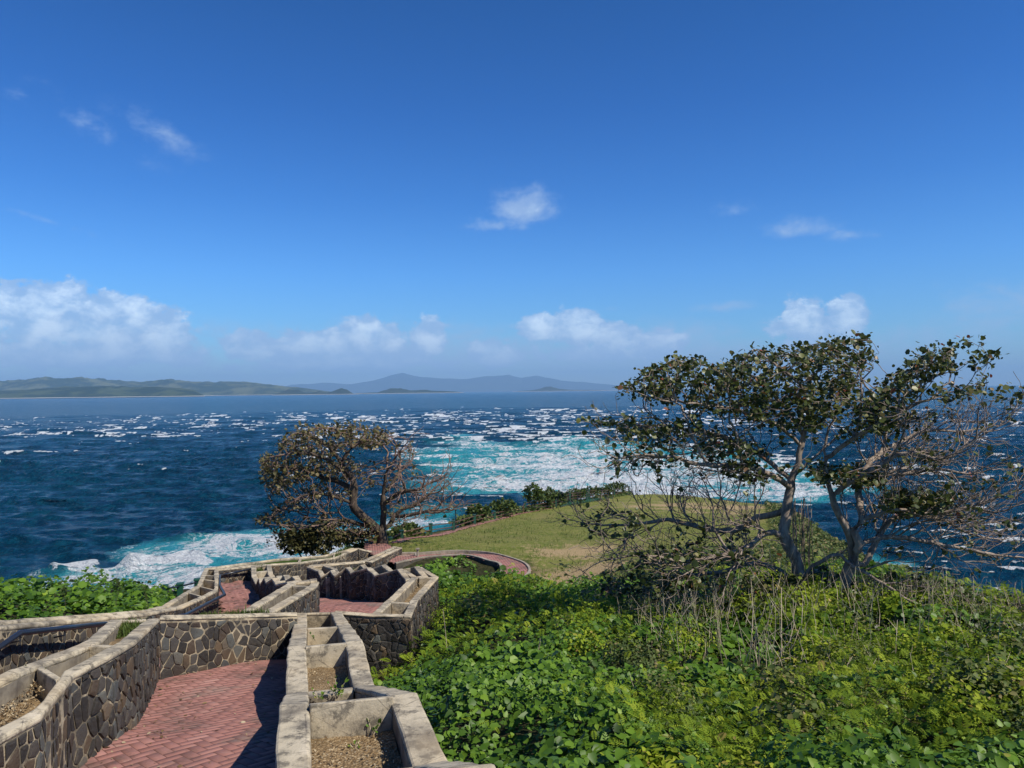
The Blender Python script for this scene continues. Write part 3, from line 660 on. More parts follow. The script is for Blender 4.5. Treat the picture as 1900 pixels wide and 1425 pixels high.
def planter(label, S, base, cap=.2, soil=.22, div=(), close=(True, True), group='stone planters stepping down the hillside', fill=None, cat='stone planter', jit=.010, name='stone_planter', dth=.16, capth=.055):
    """S: stations (left outer, right outer) at the top. base: wall height(s) below the top."""
    loc = S[len(S) // 2][0].copy(); loc.z -= 1
    root = empty(name, loc, label, cat, group)
    Sf, keys = resample(S)
    n = len(Sf); bs = base if isinstance(base, (list, tuple)) else [base] * len(S)
    hb = np.interp(range(n), keys, bs)
    solid = cap is None
    cp = MB(); wl = MB()
    def J(): return Vector((random.uniform(-jit, jit), random.uniform(-jit, jit), random.uniform(-jit, jit) * .5))
    Z = lambda v, dz: Vector((v.x, v.y, v.z + dz))
    sides = []
    for i, (Lp, Rp) in enumerate(Sf):
        dvec = (Rp - Lp); w = dvec.length; u = dvec / max(w, 1e-6)
        if solid: sides.append((Lp, Rp, None, None, u))
        else:
            c = min(cap, w * .42); sides.append((Lp, Lp + u * c, Rp - u * c, Rp, u))
    def strip(mb, A, B, u, top, bot, outA, outB, mats):
        rings = []
        for i in range(n):
            a, b, uu = A[i], B[i], u[i]
            a = a - uu * outA; b = b + uu * outB
            rings.append([Z(a, top) + J(), Z(b, top) + J(), Z(b, -bot[i]), Z(a, -bot[i])])
        mb.loft(rings, mats)
    u = [s[4] for s in sides]
    if solid:
        A = [s[0] for s in sides]; B = [s[1] for s in sides]
        strip(cp, A, B, u, 0, [capth] * n, .012, .012, 0)
        strip(wl, A, B, u, -capth + .002, list(hb), -.012, -.012, 0)
    else:
        A, B, C, D = ([s[k] for s in sides] for k in range(4))
        strip(cp, A, B, u, 0, [capth] * n, .012, 0, 0); strip(cp, C, D, u, 0, [capth] * n, 0, .012, 0)
        # ring order: top-outer, top-inner, bottom-inner, bottom-outer -> face k=1 is the inner side
        strip(wl, A, B, u, -capth + .002, list(hb), -.012, -.004, [0, 1, 0, 0]); strip(wl, C, D, u, -capth + .002, list(hb), -.004, -.012, [0, 0, 0, 1])
        def cross(mb, i, th, top, bot, mat, sgn=1, out=False):
            j = min(max(i, 0), n - 1); k = min(j + 1, n - 1) if j < n - 1 else j - 1
            dr = (Sf[k][0] + Sf[k][1] - Sf[j][0] - Sf[j][1]) * .5
            if k < j: dr = -dr
            dr.normalize(); a = B[j] - u[j] * .003; b = C[j] + u[j] * .003
            dr *= sgn
            rr = []
            for q in (a, b):
                rr.append([Z(q, top), Z(q + dr * th, top), Z(Vector((q.x, q.y, q.z)) + dr * th, -bot), Z(q, -bot)])
            mb.loft(rr, mat)
        if close[0]: cross(cp, 0, dth, -.003, capth, 0); cross(wl, 0, dth - .012, -capth, hb[0], 0)
        if close[1]: cross(cp, n - 1, dth, -.003, capth, 0, -1); cross(wl, n - 1, dth - .012, -capth, hb[-1], 0, -1)
        for t in div:
            i = int(np.interp(t, range(len(keys)), keys)); dm = MB(); cross(dm, i, dth, -.004, .75, 0, -1); dm.build('divider', COPE, root, bevel=.01)
        sm = []; sd = soil if isinstance(soil, (list, tuple)) else [soil] * len(S); sdi = np.interp(range(n), keys, sd)
        K = 8; vs = []; fs = []
        for i in range(n):
            for k in range(K + 1):
                p = B[i].lerp(C[i], k / K); p = Z(p, -sdi[i] + .035 * mnoise.noise(p * 5) + random.uniform(-.008, .008)); vs.append(p)
        for i in range(n - 1):
            for k in range(K): fs.append((i * (K + 1) + k, i * (K + 1) + k + 1, (i + 1) * (K + 1) + k + 1, (i + 1) * (K + 1) + k))
        mb = MB(); mb.add(vs, fs); mb.build('soil', SOIL if fill is None else fill, root, smooth=True)
    cp.build('coping', COPE, root, bevel=.02)
    so = MB(); so.v, so.f, so.m = wl.v, wl.f, wl.m
    outer = [s[0] for s in sides], ([s[1] for s in sides] if solid else [s[3] for s in sides])
    for line, sg in ((outer[0], -1), (outer[1], 1)):
        lay_stones(so, [p + u[i] * (-.012 * sg) for i, p in enumerate(line)], [u[i] * sg for i in range(n)], list(hb))
    for k, k2, on in ((0, min(2, n - 1), close[0]), (n - 1, max(n - 3, 0), close[1])):
        if not on: continue
        a, b = outer[0][k], outer[1][k]; dr = ((outer[0][k] + outer[1][k]) - (outer[0][k2] + outer[1][k2])); dr.z = 0
        if dr.length < 1e-4: continue
        dr.normalize(); q = [a.lerp(b, t / 4) for t in range(5)]; lay_stones(so, [p + dr * .004 for p in q], [dr] * 5, [hb[k]] * 5)
    so.build('stone_facing', [MORTAR, INNER, STONEG], root)
    return root

C1 = [stw((-.75, 1.9), (.2, 2.1), -1.55), stw((-1.05, 3.1), (-.1, 3.3), -1.62), stw((-1.38, 4.35), (-.43, 4.6), -2.24), st(-2.25, 520.5, 1309.6, 773, 1285), st(-2.93, 531.8, 1286, 691.6, 1270),
      st(-3.0, 535, 1200, 672, 1189), st(-3.55, 544.5, 1166, 650, 1160), st(-4.08, 549, 1137, 632.5, 1134.7)]
planter('long stepped stone planter with soil boxes in the foreground beside the red path', C1, [1.3, 1.3, 1.2, 1.25, 1.2, 1.35, 1.3, 1.3], cap=.2, soil=[.2, .2, .2, .2, .16, .24, .4, .4], div=(2, 3, 4, 5, 6))
L1 = [stw((-4.1, 3.4), (-3.3, 3.2), -2.05), stw((-4.15, 5.0), (-3.32, 4.5), -2.15), st(-2.25, 20, 1243, 74, 1327), st(-2.35, 75, 1222, 136, 1250), st(-2.4, 118, 1206, 206, 1214), st(-2.52, 158, 1190, 251, 1188), st(-2.9, 205, 1150, 295, 1147)]
planter('curving stone planter in the lower left corner with dry litter and grassy end box', L1, 1.35, cap=.155, soil=[.25, .25, .25, .22, .2, .12, .16], div=(2.85, 4.75), dth=.12)
# front wall closing the first flight
N1 = [(W(296, 1147, z=-2.9), W(298, 1141.5, z=-2.9)), (W(383, 1145, z=-3.08), W(385, 1140, z=-3.08)), (W(460, 1142.5, z=-3.3), W(462, 1138, z=-3.3)), (W(552, 1140, z=-3.53), W(552, 1136, z=-3.53))]
planter('low stone wall facing the viewer across the end of the red path between two planters', N1, 1.3, cap=None, capth=.03, group='stone retaining walls of the stepped path', cat='stone wall', name='stone_wall')
M1 = [st(-3.52, 446, 1137, 498, 1139), st(-4.0, 531, 1084, 586, 1088), st(-4.1, 545, 1077, 592, 1079)]
M1[0] = st(-3.5, 442, 1137, 500, 1138.5)
planter('short sloping stone planter with pale double coping behind the low front wall', M1, 1.3, cap=.17, soil=.3, div=(1,), close=(False, True))
def offs(Fp, w, side=1):
    out = []
    for i, p in enumerate(Fp):
        a = Fp[max(i - 2, 0)]; b = Fp[min(i + 2, len(Fp) - 1)]; t = (b - a); t.z = 0; t.normalize(); nrm = Vector((t.y, -t.x, 0)) * side
        out.append((p, p + nrm * w))
    return out
M2F = [W(533, 1084, z=-4.05), W(533, 1079, z=-4.05), W(511.6, 1084.3, z=-4.5), W(505, 1073, z=-4.5), W(494, 1080.5, z=-4.8), W(490, 1071, z=-4.8), W(482.5, 1084.3, z=-5.2), W(480, 1072.3, z=-5.2), W(475, 1084.3, z=-5.55), W(467, 1068, z=-5.6), W(466, 1050, z=-5.68)]
planter('smaller saw-topped stone planter with a grass box beside the red steps', offs(M2F, .62), 1.25, cap=.15, soil=.2, div=(2, 4, 6, 8, 9.4), dth=.17)
R1 = [st(-4.1, 688, 1140, 762, 1143), st(-4.35, 722, 1110, 775, 1112), st(-4.7, 764, 1071, 813, 1070), st(-4.78, 741, 1056, 783, 1052)]
planter('stone planter with pebbly soil box and pointed corner beside the green scrub', R1, [1.6, 1.5, 1.3, 1.2], cap=.15, soil=.25, div=(.85, 2.0), dth=.14)
NW = [(W(618, 1137, z=-4.08), W(622, 1133, z=-4.08)), (W(690, 1142, z=-4.1), W(692, 1138.5, z=-4.1)), (W(764, 1143, z=-4.12), W(764, 1139.5, z=-4.12))]
planter('stone wall joining the middle planter to the right corner planter above the scrub', NW, 1.7, cap=None, capth=.03, group='stone retaining walls of the stepped path', cat='stone wall', name='stone_wall')
R2F = [W(753, 1076, z=-4.7), W(737.5, 1056, z=-4.7), W(695, 1067.6, z=-4.95), W(680, 1053.7, z=-4.95), W(650.5, 1063, z=-5.15), W(642, 1053, z=-5.15), W(620.5, 1068.7, z=-5.4), W(612.6, 1058.4, z=-5.4), W(595, 1070.7, z=-5.6), W(590.5, 1060, z=-5.6), W(569, 1051.3, z=-5.65)]
planter('saw-topped stepped stone planter with a long dark shaded face in the middle of the stairs', offs(R2F, .62), [1.25] * 9 + [1.1, 1.0], cap=.15, soil=.2, div=(1.5, 2, 4, 6, 8), dth=.17)
O1 = [stw((-6.9, 1), (-6.4, 1), -1.6), stw((-6.75, 5.5), (-6.3, 5.6), -2.1), (W(-40, 1150, z=-2.6), W(-30, 1166, z=-2.6)), (W(0, 1150.5, z=-2.72), W(0, 1163, z=-2.7)), st(-3.6, 262, 1132, 269, 1139), st(-4.15, 300, 1124, 338, 1126), st(-4.35, 345, 1097, 380, 1107), st(-4.6, 366, 1086, 404, 1095), st(-5.0, 374, 1066, 405, 1068), st(-5.2, 380, 1054, 405, 1055)]
planter('long outer stone planter on the left with handrail beside the cliff-top scrub', O1, 1.4, cap=.14, soil=.25, div=(5, 6, 7, 7.6, 8), dth=.12)
O2 = [(W(380, 1054, z=-5.5), W(404, 1057, z=-5.55)), (W(440, 1046, z=-5.65), W(466, 1050.5, z=-5.72)), (W(522, 1035.5, z=-5.85), W(494, 1048, z=-5.8)), (W(560, 1033, z=-5.95), W(557, 1044, z=-5.95)), (W(600, 1030, z=-6.05), W(593, 1038.6, z=-6.05)), (W(622, 1025, z=-6.1), W(620, 1035.5, z=-6.1)), (W(652, 1016.5, z=-6.15), W(666, 1017, z=-6.2))]
planter('far stone planter along the sea side below the leaning tree with grass on top', O2, 1.2, cap=.16, soil=.08, div=(3, 5), fill=GRASS, dth=.12)
O3 = [(W(664, 1016.5, z=-6.2), W(666, 1018, z=-6.2)), (W(690, 1022, z=-6.45), W(693, 1024.5, z=-6.45)), (W(706, 1027, z=-6.6), W(709, 1029, z=-6.6))]
planter('short stone wall dropping to the foot of the leaning tree', O3, 1.0, cap=None, group='stone retaining walls of the stepped path', cat='stone wall', name='stone_wall')
P3a = [(W(572, 1048.5, z=-5.72), W(573, 1051, z=-5.72)), (W(640, 1043, z=-5.85), W(640, 1045.5, z=-5.85)), (W(676, 1040, z=-5.95), W(677, 1042.5, z=-5.95))]
planter('low stone wall with thin coping behind the saw-topped planter', P3a, 1.1, cap=None, group='stone retaining walls of the stepped path', cat='stone wall', name='stone_wall')
P3 = [st(-5.95, 671, 1040.5, 689, 1042.5), st(-6.0, 706, 1025, 722, 1026.5), st(-6.05, 731, 1013.5, 746, 1015.5)]
planter('narrow stone planter slanting up right to the lawn path below the leaning tree', P3, [1.1, 1.0, .9], cap=.15, soil=.15, div=(1.2,), dth=.12)

# ------------------------------------------------------------------ red paved path
PA = [(-1.2, 2, -2.75), (-2.6, 2, -2.75), (-2.2, 4.5, -3.0), (-3.3, 4.5, -3.02), PZ(156, 1425, 6.5), PZ(508, 1425, 6.2), PZ(177, 1386, 6.95), PZ(245, 1357, 7.5), PZ(274, 1345, 7.9), PZ(307, 1274, 9.5), PZ(383, 1244, 10.45), PZ(530, 1222, 12.0), PZ(515, 1330, 8.0)]
PA = [(x, y, z + (CZ if z < 0 else 0)) for x, y, z in PA]
PA += [(-2.7, 13.5, CZ - 4.75), (-4, 14, CZ - 4.8), (-3.3, 16.5, CZ - 5.05), (-4.2, 16.5, CZ - 5.1), PZ(640, 1120, 18.3), (-3.2, 19, CZ - 5.3), (-4.6, 20, CZ - 5.6), (-5, 22, CZ - 6.0), (-6.2, 23.5, CZ - 6.3), (-7.4, 25, CZ - 6.5), (-5.6, 24.5, CZ - 6.45)]
ptps = TPS(PA, 1e-3)
def herring(name, poly, zf, label_kind='structure', ang=0.5, a=.2, steps=None, slab=.12):
    """paving: base sheet + herringbone bricks laid 4 mm proud in one mesh"""
    xs = [p[0] for p in poly]; ys = [p[1] for p in poly]; x0, x1, y0, y1 = min(xs), max(xs), min(ys), max(ys)
    b = a / 2; ca, sa = math.cos(ang), math.sin(ang); cx, cy = (x0 + x1) / 2, (y0 + y1) / 2; R = math.hypot(x1 - x0, y1 - y0) / 2
    N = int(R / b) + 4
    # herringbone on a 4-cell diagonal lattice
    q = []
    for i in range(-N, N):
        for j in range(-N, N):
            m = (i + j) % 4 if False else (i - j) % 4
            if m == 0: q.append((i * b, j * b, a, b))        # horizontal brick covers (i,j),(i+1,j)
            elif m == 2: q.append((i * b, (j - 1) * b, b, a))      # vertical brick covers (i,j-1),(i,j)
    g = .0035; V = []; T = []
    for (u, v, w, h) in q:
        cu, cv = u + w / 2, v + h / 2
        X = cx + ca * cu - sa * cv; Y = cy + sa * cu + ca * cv
        if X < x0 - .1 or X > x1 + .1 or Y < y0 - .1 or Y > y1 + .1: continue
        T.append((u + g, v + g, w - 2 * g, h - 2 * g, X, Y))
    T = np.array(T); keep = inpoly(T[:, 4], T[:, 5], poly); T = T[keep]
    n = len(T); corners = []
    for (du, dv) in ((0, 0), (1, 0), (1, 1), (0, 1)):
        U = T[:, 0] + du * T[:, 2]; Vv = T[:, 1] + dv * T[:, 3]; corners.append(np.stack([cx + ca * U - sa * Vv, cy + sa * U + ca * Vv], -1))
    C = np.stack(corners, 1)      # n,4,2
    jz = RNG.normal(0, .0006, n)
    Zt = zf(C[..., 0], C[..., 1]) + .003 + jz[:, None]
    top = np.concatenate([C, Zt[..., None]], -1); cen = top.mean(1, keepdims=True)
    bot = top.copy(); bot[..., 2] -= .004
    top[..., :2] = cen[..., :2] + (top[..., :2] - cen[..., :2]) * .96
    VV = np.concatenate([top, bot], 1).reshape(-1, 3); o = np.arange(n)[:, None] * 8
    faces = [np.concatenate([o + k for k in f], 1) for f in ((0, 1, 2, 3), (0, 4, 5, 1), (1, 5, 6, 2), (2, 6, 7, 3), (3, 7, 4, 0))]
    Fb = np.stack(faces, 1).reshape(-1, 4); tint = np.repeat(np.clip(RNG.normal(.45, .13, n), 0, 1), 5)
    # base sheet
    gx = np.arange(x0 - .15, x1 + .3, .15); gy = np.arange(y0 - .15, y1 + .3, .15); X, Y = np.meshgrid(gx, gy)
    Z = zf(X, Y); base = len(VV); Vs = np.stack([X, Y, Z], -1).reshape(-1, 3); nx = len(gx)
    i = np.arange(len(gy) - 1)[:, None] * nx + np.arange(nx - 1)[None]; Fs = np.stack([i, i + 1, i + 1 + nx, i + nx], -1).reshape(-1, 4)
    cxy = Vs[Fs].mean(1); Fs = Fs[inpoly(cxy[:, 0], cxy[:, 1], poly)]
    me = npmesh(name, np.concatenate([VV, Vs]), np.concatenate([Fb, Fs + base]), {'tint': ('FACE', np.concatenate([tint, np.full(len(Fs), .3)]))}, mat_idx=np.concatenate([np.zeros(len(Fb)), np.ones(len(Fs))]))
    o = link(name, me, None, [BRICK, GROUT]); tag(o, kind='structure'); return o
def zA(x, y):
    z = ptps(x, y); return z + .012 * fbm(x * .9, y * .9, 2, 2)
poly1 = [(-.9, 2), (-3.5, 2), (-3.55, 5), (-3.6, 6), (-3.95, 7), (-4.1, 8), (-4.75, 9.7), (-4.5, 10.6), (-4.2, 11.3), (-3.8, 12.3), (-4.15, 15), (-4.6, 16.6), (-7.8, 24.6), (-6.7, 25.2), (-6.1, 24.2), (-4.6, 22), (-2.9, 19.3), (-2.7, 16), (-2.8, 14), (-3.6, 14.2), (-3.7, 13.5), (-2.3, 9), (-1.9, 7.5), (-1.4, 5.5), (-1.1, 3.5)]
herring('path', poly1, zA, ang=.80, a=.21)
# left flight: broad shallow steps
PC = [(-6.2, 5, -3.1), (-5.2, 5, -3.1), (-5.9, 9, -3.7), (-5.2, 9, -3.7), (-5.7, 12.3, -4.4), (-5, 12.3, -4.4), (-5.6, 15, -4.9), (-6.6, 18.6, -5.38), (-5.4, 18.6, -5.38), (-8, 24, -6.1), (-6.8, 23.8, -6.15), (-9, 25, -6.15)]
ctps = TPS([(x, y, z + CZ) for x, y, z in PC], 1e-3)
def zC(x, y):
    x = np.asarray(x, float); y = np.asarray(y, float)
    s = y + .35 * x; k = np.floor(s / .9) * .9 + .2
    t = np.clip((s / .9 - np.floor(s / .9)) * 9, 0, 1)
    xx = np.full_like(s, -6.3) + (s - 12) * -.12
    za = ctps(xx, k - .35 * xx); zb = ctps(xx, k - .9 - .35 * xx)
    return zb * (1 - t) + za * t
herring('path', [(-6.6, 4.5), (-5.0, 4.5), (-4.9, 9.5), (-4.6, 12.5), (-4.9, 16), (-5.4, 18), (-6.6, 21), (-8.3, 25.3), (-9.5, 24.5), (-8.8, 22.5), (-7.0, 18), (-6.5, 15), (-6.05, 12)], zC, ang=1.2)
# lawn paths
zl = lambda x, y: ground(x, y)[0] + .03
INN = [(-4.35, 27.7), (-3.6, 28.5), (-2.9, 28.85), (-1.95, 29.0), (-1.4, 28.6), (-.96, 28.0), (-.6, 27.6), (-.47, 27.1), (-.43, 26.2), (-.62, 25.6)]
OUT = [(.136, 24.85), (.44, 25.8), (.54, 26.6), (.34, 27.6), (-.27, 28.6), (-.8, 29.2), (-1.5, 29.6), (-2.5, 29.75), (-3.7, 29.4)]
EP = [W(738, 1006, d=33.6), W(786, 998, d=36.5), W(856, 982, d=43), W(962, 954, d=56), W(1041, 940, d=66), W(1110, 928, d=78), W(1150, 921, d=87)]
herring('path', INN + OUT[:0] + OUT + [(-4.6, 29.9), (-5.0, 31.5), (-5.9, 33.8), (-6.6, 33.6), (-6.2, 31.4), (-5.4, 29.4), (-4.7, 28.2)], lambda x, y: ground(x, y)[0] * 0 + np.interp(y, [24, 29, 30, 34], [CZ - 6.28, CZ - 6.28, CZ - 6.4, CZ - 6.62]), ang=.2)
ep = []
for i, p in enumerate(EP):
    t = (EP[min(i + 1, len(EP) - 1)] - EP[max(i - 1, 0)]); t.z = 0; t.normalize(); nr = Vector((t.y, -t.x, 0)); ep.append((p - nr * .3, p + nr * .22))
herring('path', [(a.x, a.y) for a, b in ep] + [(b.x, b.y) for a, b in reversed(ep)], zl, ang=.7, a=.2)
def kerb(name, pts, w, top, bot, mat, label, cat, arcs=4, group=None):
    P = [Vector((x, y, 0)) for x, y in pts]; Q = []
    for i in range(len(P) - 1):
        p0, p1, p2, p3 = P[max(i - 1, 0)], P[i], P[i + 1], P[min(i + 2, len(P) - 1)]
        for k in range(arcs):
            t = k / arcs; Q.append(.5 * ((2 * p1) + (p2 - p0) * t + (2 * p0 - 5 * p1 + 4 * p2 - p3) * t * t + (3 * p1 - p0 - 3 * p2 + p3) * t ** 3))
    Q.append(P[-1]); mb = MB(); rings = []
    for i, p in enumerate(Q):
        t = (Q[min(i + 1, len(Q) - 1)] - Q[max(i - 1, 0)]).normalized(); nr = Vector((t.y, -t.x, 0)) * w / 2
        a, b = p - nr, p + nr; rings.append([(a.x, a.y, top), (b.x, b.y, top), (b.x, b.y, bot), (a.x, a.y, bot)])
    mb.loft(rings); return mb
o = kerb('', INN, .10, CZ - 6.27, CZ - 7.3, None, '', '').build('curved_wall', mat_plain('dark garden wall', (.10, .088, .07), (.05, .045, .038), .9, .2, 6))  # dark brown base mottled with a deeper brown over the whole wall
tag(o, 'low curved dark stone wall retaining the inside of the red lawn path', 'garden wall')
o = kerb('', INN, .11, CZ - 6.235, CZ - 6.268, None, '', '').build('kerb', CONC); tag(o, 'thin pale kerb along the inner curve of the red lawn path', 'kerb', 'kerbs of the lawn path')
o = kerb('', OUT, .08, CZ - 6.235, CZ - 6.5, None, '', '').build('kerb', CONC); tag(o, 'thin pale kerb between the red lawn path and the dry grass', 'kerb', 'kerbs of the lawn path')
w = W(752, 1034, d=29.3)
r = empty('concrete_box', (w.x, w.y, w.z - .25), 'small open concrete box on the red path near the lawn', 'concrete box'); mb = MB()
for (dx, dy, sx, sy) in ((-.42, 0, .08, .5), (.42, 0, .08, .5), (0, .21, .76, .08), (0, -.21, .76, .08)): mb.box((w.x + dx, w.y + dy, w.z - .05), (sx, sy, .4 if dy >= 0 else .32))
mb.build('side', CONC, r, bevel=.01); mb = MB(); mb.box((w.x, w.y, w.z - .2), (.74, .32, .05)); mb.build('bottom', INNER, r)
w = W(775, 1036, d=28.9); mb = MB(); mb.tube([(w.x, w.y, w.z - .1), (w.x, w.y, w.z + .34)], [.045, .04], 10); mb.box((w.x, w.y, w.z + .36), (.13, .13, .05))
tag(mb.build('marker_post', CONC), 'short pale post with a square cap at the bend of the red path', 'marker post')

# ------------------------------------------------------------------ handrails
def rail(label, pts, r=.028, drop=.0, brackets=()):
    root = empty('handrail', pts[0], label, 'handrail', 'handrails fixed along the stone walls')
    mb = MB(); mb.tube(pts, r, 10); mb.build('rail', RAIL, root, smooth=True)
    for (p, dvec) in brackets:
        b = MB(); p = Vector(p); b.tube([p, p + Vector((0, 0, -.09)), p + Vector(dvec) + Vector((0, 0, -.12))], .012, 6); b.build('bracket', RAIL, root)
def onx(px, py, X):
    t = (ROT @ Vector(((px - 950) / F, (712.5 - py) / F, -1.0))); return CAM + t * (X / t.x)
H1 = [onx(-60, 1238, -5.92), onx(0, 1200, -5.9), onx(37, 1174.5, -5.87), onx(120, 1165.5, -5.84), onx(197, 1157.5, -5.8)]
rail('dark navy handrail with a bend at the far left above the shaded brown wall', H1, .035, brackets=[(H1[1], (-.14, 0, 0)), (H1[2], (-.14, 0, 0)), (H1[3], (-.14, 0, 0))])
H2 = [onx(330, 1143, -6.15), onx(345, 1141, -6.18), onx(417, 1103.5, -6.72)]
H2 += [W(407, 1086, d=19.6), W(408, 1068, d=23.2), W(414, 1066.5, d=23.9)]
rail('dark handrail sloping beside the red steps on the outer wall', H2, .035, brackets=[(H2[1].lerp(H2[2], .3), (-.14, 0, 0)), (H2[1].lerp(H2[2], .8), (-.14, 0, 0))])
H3 = [W(410, 1067, d=24.0), W(465, 1056, d=24.9)]
rail('thin dark handrail on the stone wall above the red landing', H3, .03, brackets=[(H3[0].lerp(H3[1], .3), (0, .14, 0)), (H3[0].lerp(H3[1], .8), (0, .14, 0))])

# ------------------------------------------------------------------ leaf clouds
def frames(nrm, spin):
    n = nrm / np.linalg.norm(nrm, axis=1, keepdims=True)
    h = np.stack([np.cos(spin), np.sin(spin), np.zeros_like(spin)], -1); a = h - n * (h * n).sum(1, keepdims=True)
    a /= np.maximum(np.linalg.norm(a, axis=1, keepdims=True), 1e-6); return a, np.cross(n, a), n
LEAF6 = (np.array([(0, 0, 0), (.35, .30, .06), (.78, .27, .05), (1, 0, -.05), (.78, -.27, .05), (.35, -.30, .06)]), [(0, 3, 2, 1), (0, 5, 4, 3)])
ROUND6 = (np.array([(0, 0, 0), (.3, .42, .07), (.75, .38, .04), (1.0, 0, -.06), (.75, -.38, .04), (.3, -.42, .07)]), [(0, 3, 2, 1), (0, 5, 4, 3)])
HEART = (np.array([(0, 0, 0), (-.04, .24, .05), (.22, .43, .07), (.62, .27, .04), (1.0, 0, -.10), (.5, 0, .0), (.62, -.27, .04), (.22, -.43, .07), (-.04, -.24, .05)]), [(0, 5, 2, 1), (5, 4, 3, 2), (0, 8, 7, 5), (5, 7, 6, 4)])
BLADE = (np.array([(0, .035, 0), (0, -.035, 0), (.55, -.03, .12), (.55, .03, .12), (1.0, .0, .0)]), None)
def leaves(P, nrm, size, spin, tint, tpl=LEAF6, axis=None):
    """returns V, F, tint-per-face"""
    if axis is not None:
        a = axis / np.maximum(np.linalg.norm(axis, axis=1, keepdims=True), 1e-6); n = nrm - a * (nrm * a).sum(1, keepdims=True)
        n /= np.maximum(np.linalg.norm(n, axis=1, keepdims=True), 1e-6); b = np.cross(n, a)
    else: a, b, n = frames(nrm, spin)
    T, fs = tpl; k = len(T)
    V = P[:, None] + size[:, None, None] * (a[:, None] * T[None, :, :1] + b[:, None] * T[None, :, 1:2] + n[:, None] * T[None, :, 2:])
    o = np.arange(len(P))[:, None] * k; Fc = np.stack([o + np.array(f)[None] for f in fs], 1).reshape(-1, len(fs[0]))
    return V.reshape(-1, 3), Fc, np.repeat(tint, len(fs))
def leafobj(name, parts, mat, parent=None):
    V = []; Fs = []; T = []; o = 0
    for v, f, t in parts: V.append(v); Fs.append(f + o); T.append(t); o += len(v)
    me = npmesh(name, np.concatenate(V), np.concatenate(Fs), {'tint': ('FACE', np.concatenate(T))})
    return link(name, me, parent, [mat])

# scrub region on the right, and on the left outside the outer planter
VR = [(.3, 1.2), (.0, 3.3), (-.36, 4.5), (-.62, 5.7), (-1.32, 7.6), (-1.72, 9.1), (-2.4, 11.6), (-3.1, 13.9), (-1.85, 13.8), (-1.78, 16.5), (-1.8, 19.2), (-2.4, 20.7), (-3.4, 22.3), (-4.6, 24.6), (-4.6, 26.6), (-4.0, 27.4), (-2.9, 28.3), (-1.95, 28.5),
      (-1.35, 27.9), (-1.5, 26.6), (-1.3, 25.6), (-.7, 25.0), (.1, 24.5), (1.2, 23.6), (3.5, 21.6), (7, 20.5), (11.5, 21.5), (12, 19), (10.3, 15), (10.2, 12), (13, 8.5), (16, 5), (16, 1.2)]
VL = [(-7.0, -1), (-6.95, 5.5), (-6.55, 9.2), (-6.2, 12.2), (-7.1, 15.5), (-7.7, 18), (-9.2, 23), (-10.6, 23.6), (-11.6, 20), (-12.4, 14), (-14, 6), (-15, -1)]
def mound(x, y):
    n = fbm(x * .55, y * .55, 51, 3); n2 = fbm(x * 1.7, y * 1.7, 53, 3)
    n3 = fbm(x * 4.5, y * 4.5, 57, 2)
    return .06 + sstep(2.2, 5, y) * (.18 + .34 * n + .24 * n2 + .12 * n3) + .18 * sstep(5, 9, x) * sstep(3, 6, y)
def scatter(poly, dens, seed, y0=None, y1=None):
    r = np.random.default_rng(seed); xs = [p[0] for p in poly]; ys = [p[1] for p in poly]
    x0, x1 = min(xs), max(xs); a = max(min(ys), y0 if y0 is not None else -1e9); b = min(max(ys), y1 if y1 is not None else 1e9)
    n = int((x1 - x0) * (b - a) * dens); X = r.uniform(x0, x1, n); Y = r.uniform(a, b, n); m = inpoly(X, Y, poly); return X[m], Y[m], r
def cover(poly, bands, seed):
    parts = []
    for (y0, y1, dens, sz) in bands:
        X, Y, r = scatter(poly, dens, seed, y0, y1); seed += 1
        sp = fbm(X * .5, Y * .5, 61, 3); keep = r.random(len(X)) < np.clip(.7 + 1.6 * sp, .22, 1); X, Y, sp = X[keep], Y[keep], sp[keep]
        de, _, _ = dist_poly(X, Y, poly); m0 = mound(X, Y) * 1.15 * np.clip(.35 + de / .8, 0, 1)
        gap = fbm(X * 2.2, Y * 2.2, 67, 2)
        Z = ground(X, Y)[0] + m0 - r.exponential(.07, len(X)) + .03 - .10 * (gap < -.25) + r.normal(0, .02, len(X))
        e = .25; gx = (mound(X + e, Y) - mound(X - e, Y)) / (2 * e); gy = (mound(X, Y + e) - mound(X, Y - e)) / (2 * e)
        N = np.stack([-gx + r.normal(0, .48, len(X)), -gy + r.normal(0, .48, len(X)) - .12, np.ones(len(X))], -1)
        size = sz * np.clip(r.lognormal(0, .3, len(X)), .5, 1.7) * np.where(fbm(X * .9, Y * .9, 71, 2) > .15, 1.25, .85)
        t = np.clip(.42 + .16 * r.standard_normal(len(X)) + .25 * fbm(X * .8, Y * .8, 73, 3), 0, 1)
        parts.append(leaves(np.stack([X, Y, Z], -1), N, size, r.uniform(0, 6.28, len(X)), t, HEART if y0 < 9 else ROUND6))
    return parts
lo = leafobj('scrub', cover(VR, [(1.2, 6, 1300, .058), (6, 9, 1000, .062), (9, 14, 600, .07), (14, 29, 260, .09)], 101), LEAF_V)
tag(lo, kind='stuff', label='broad leafed green creeper covering the slope right of the planters', cat='ground cover')
lo = leafobj('scrub', cover(VL, [(-1, 8, 300, .08), (8, 13, 650, .08), (13, 24, 380, .095)], 151), LEAF_V)
tag(lo, kind='stuff', label='sunlit broad leafed creeper on the cliff top left of the outer planter', cat='ground cover')
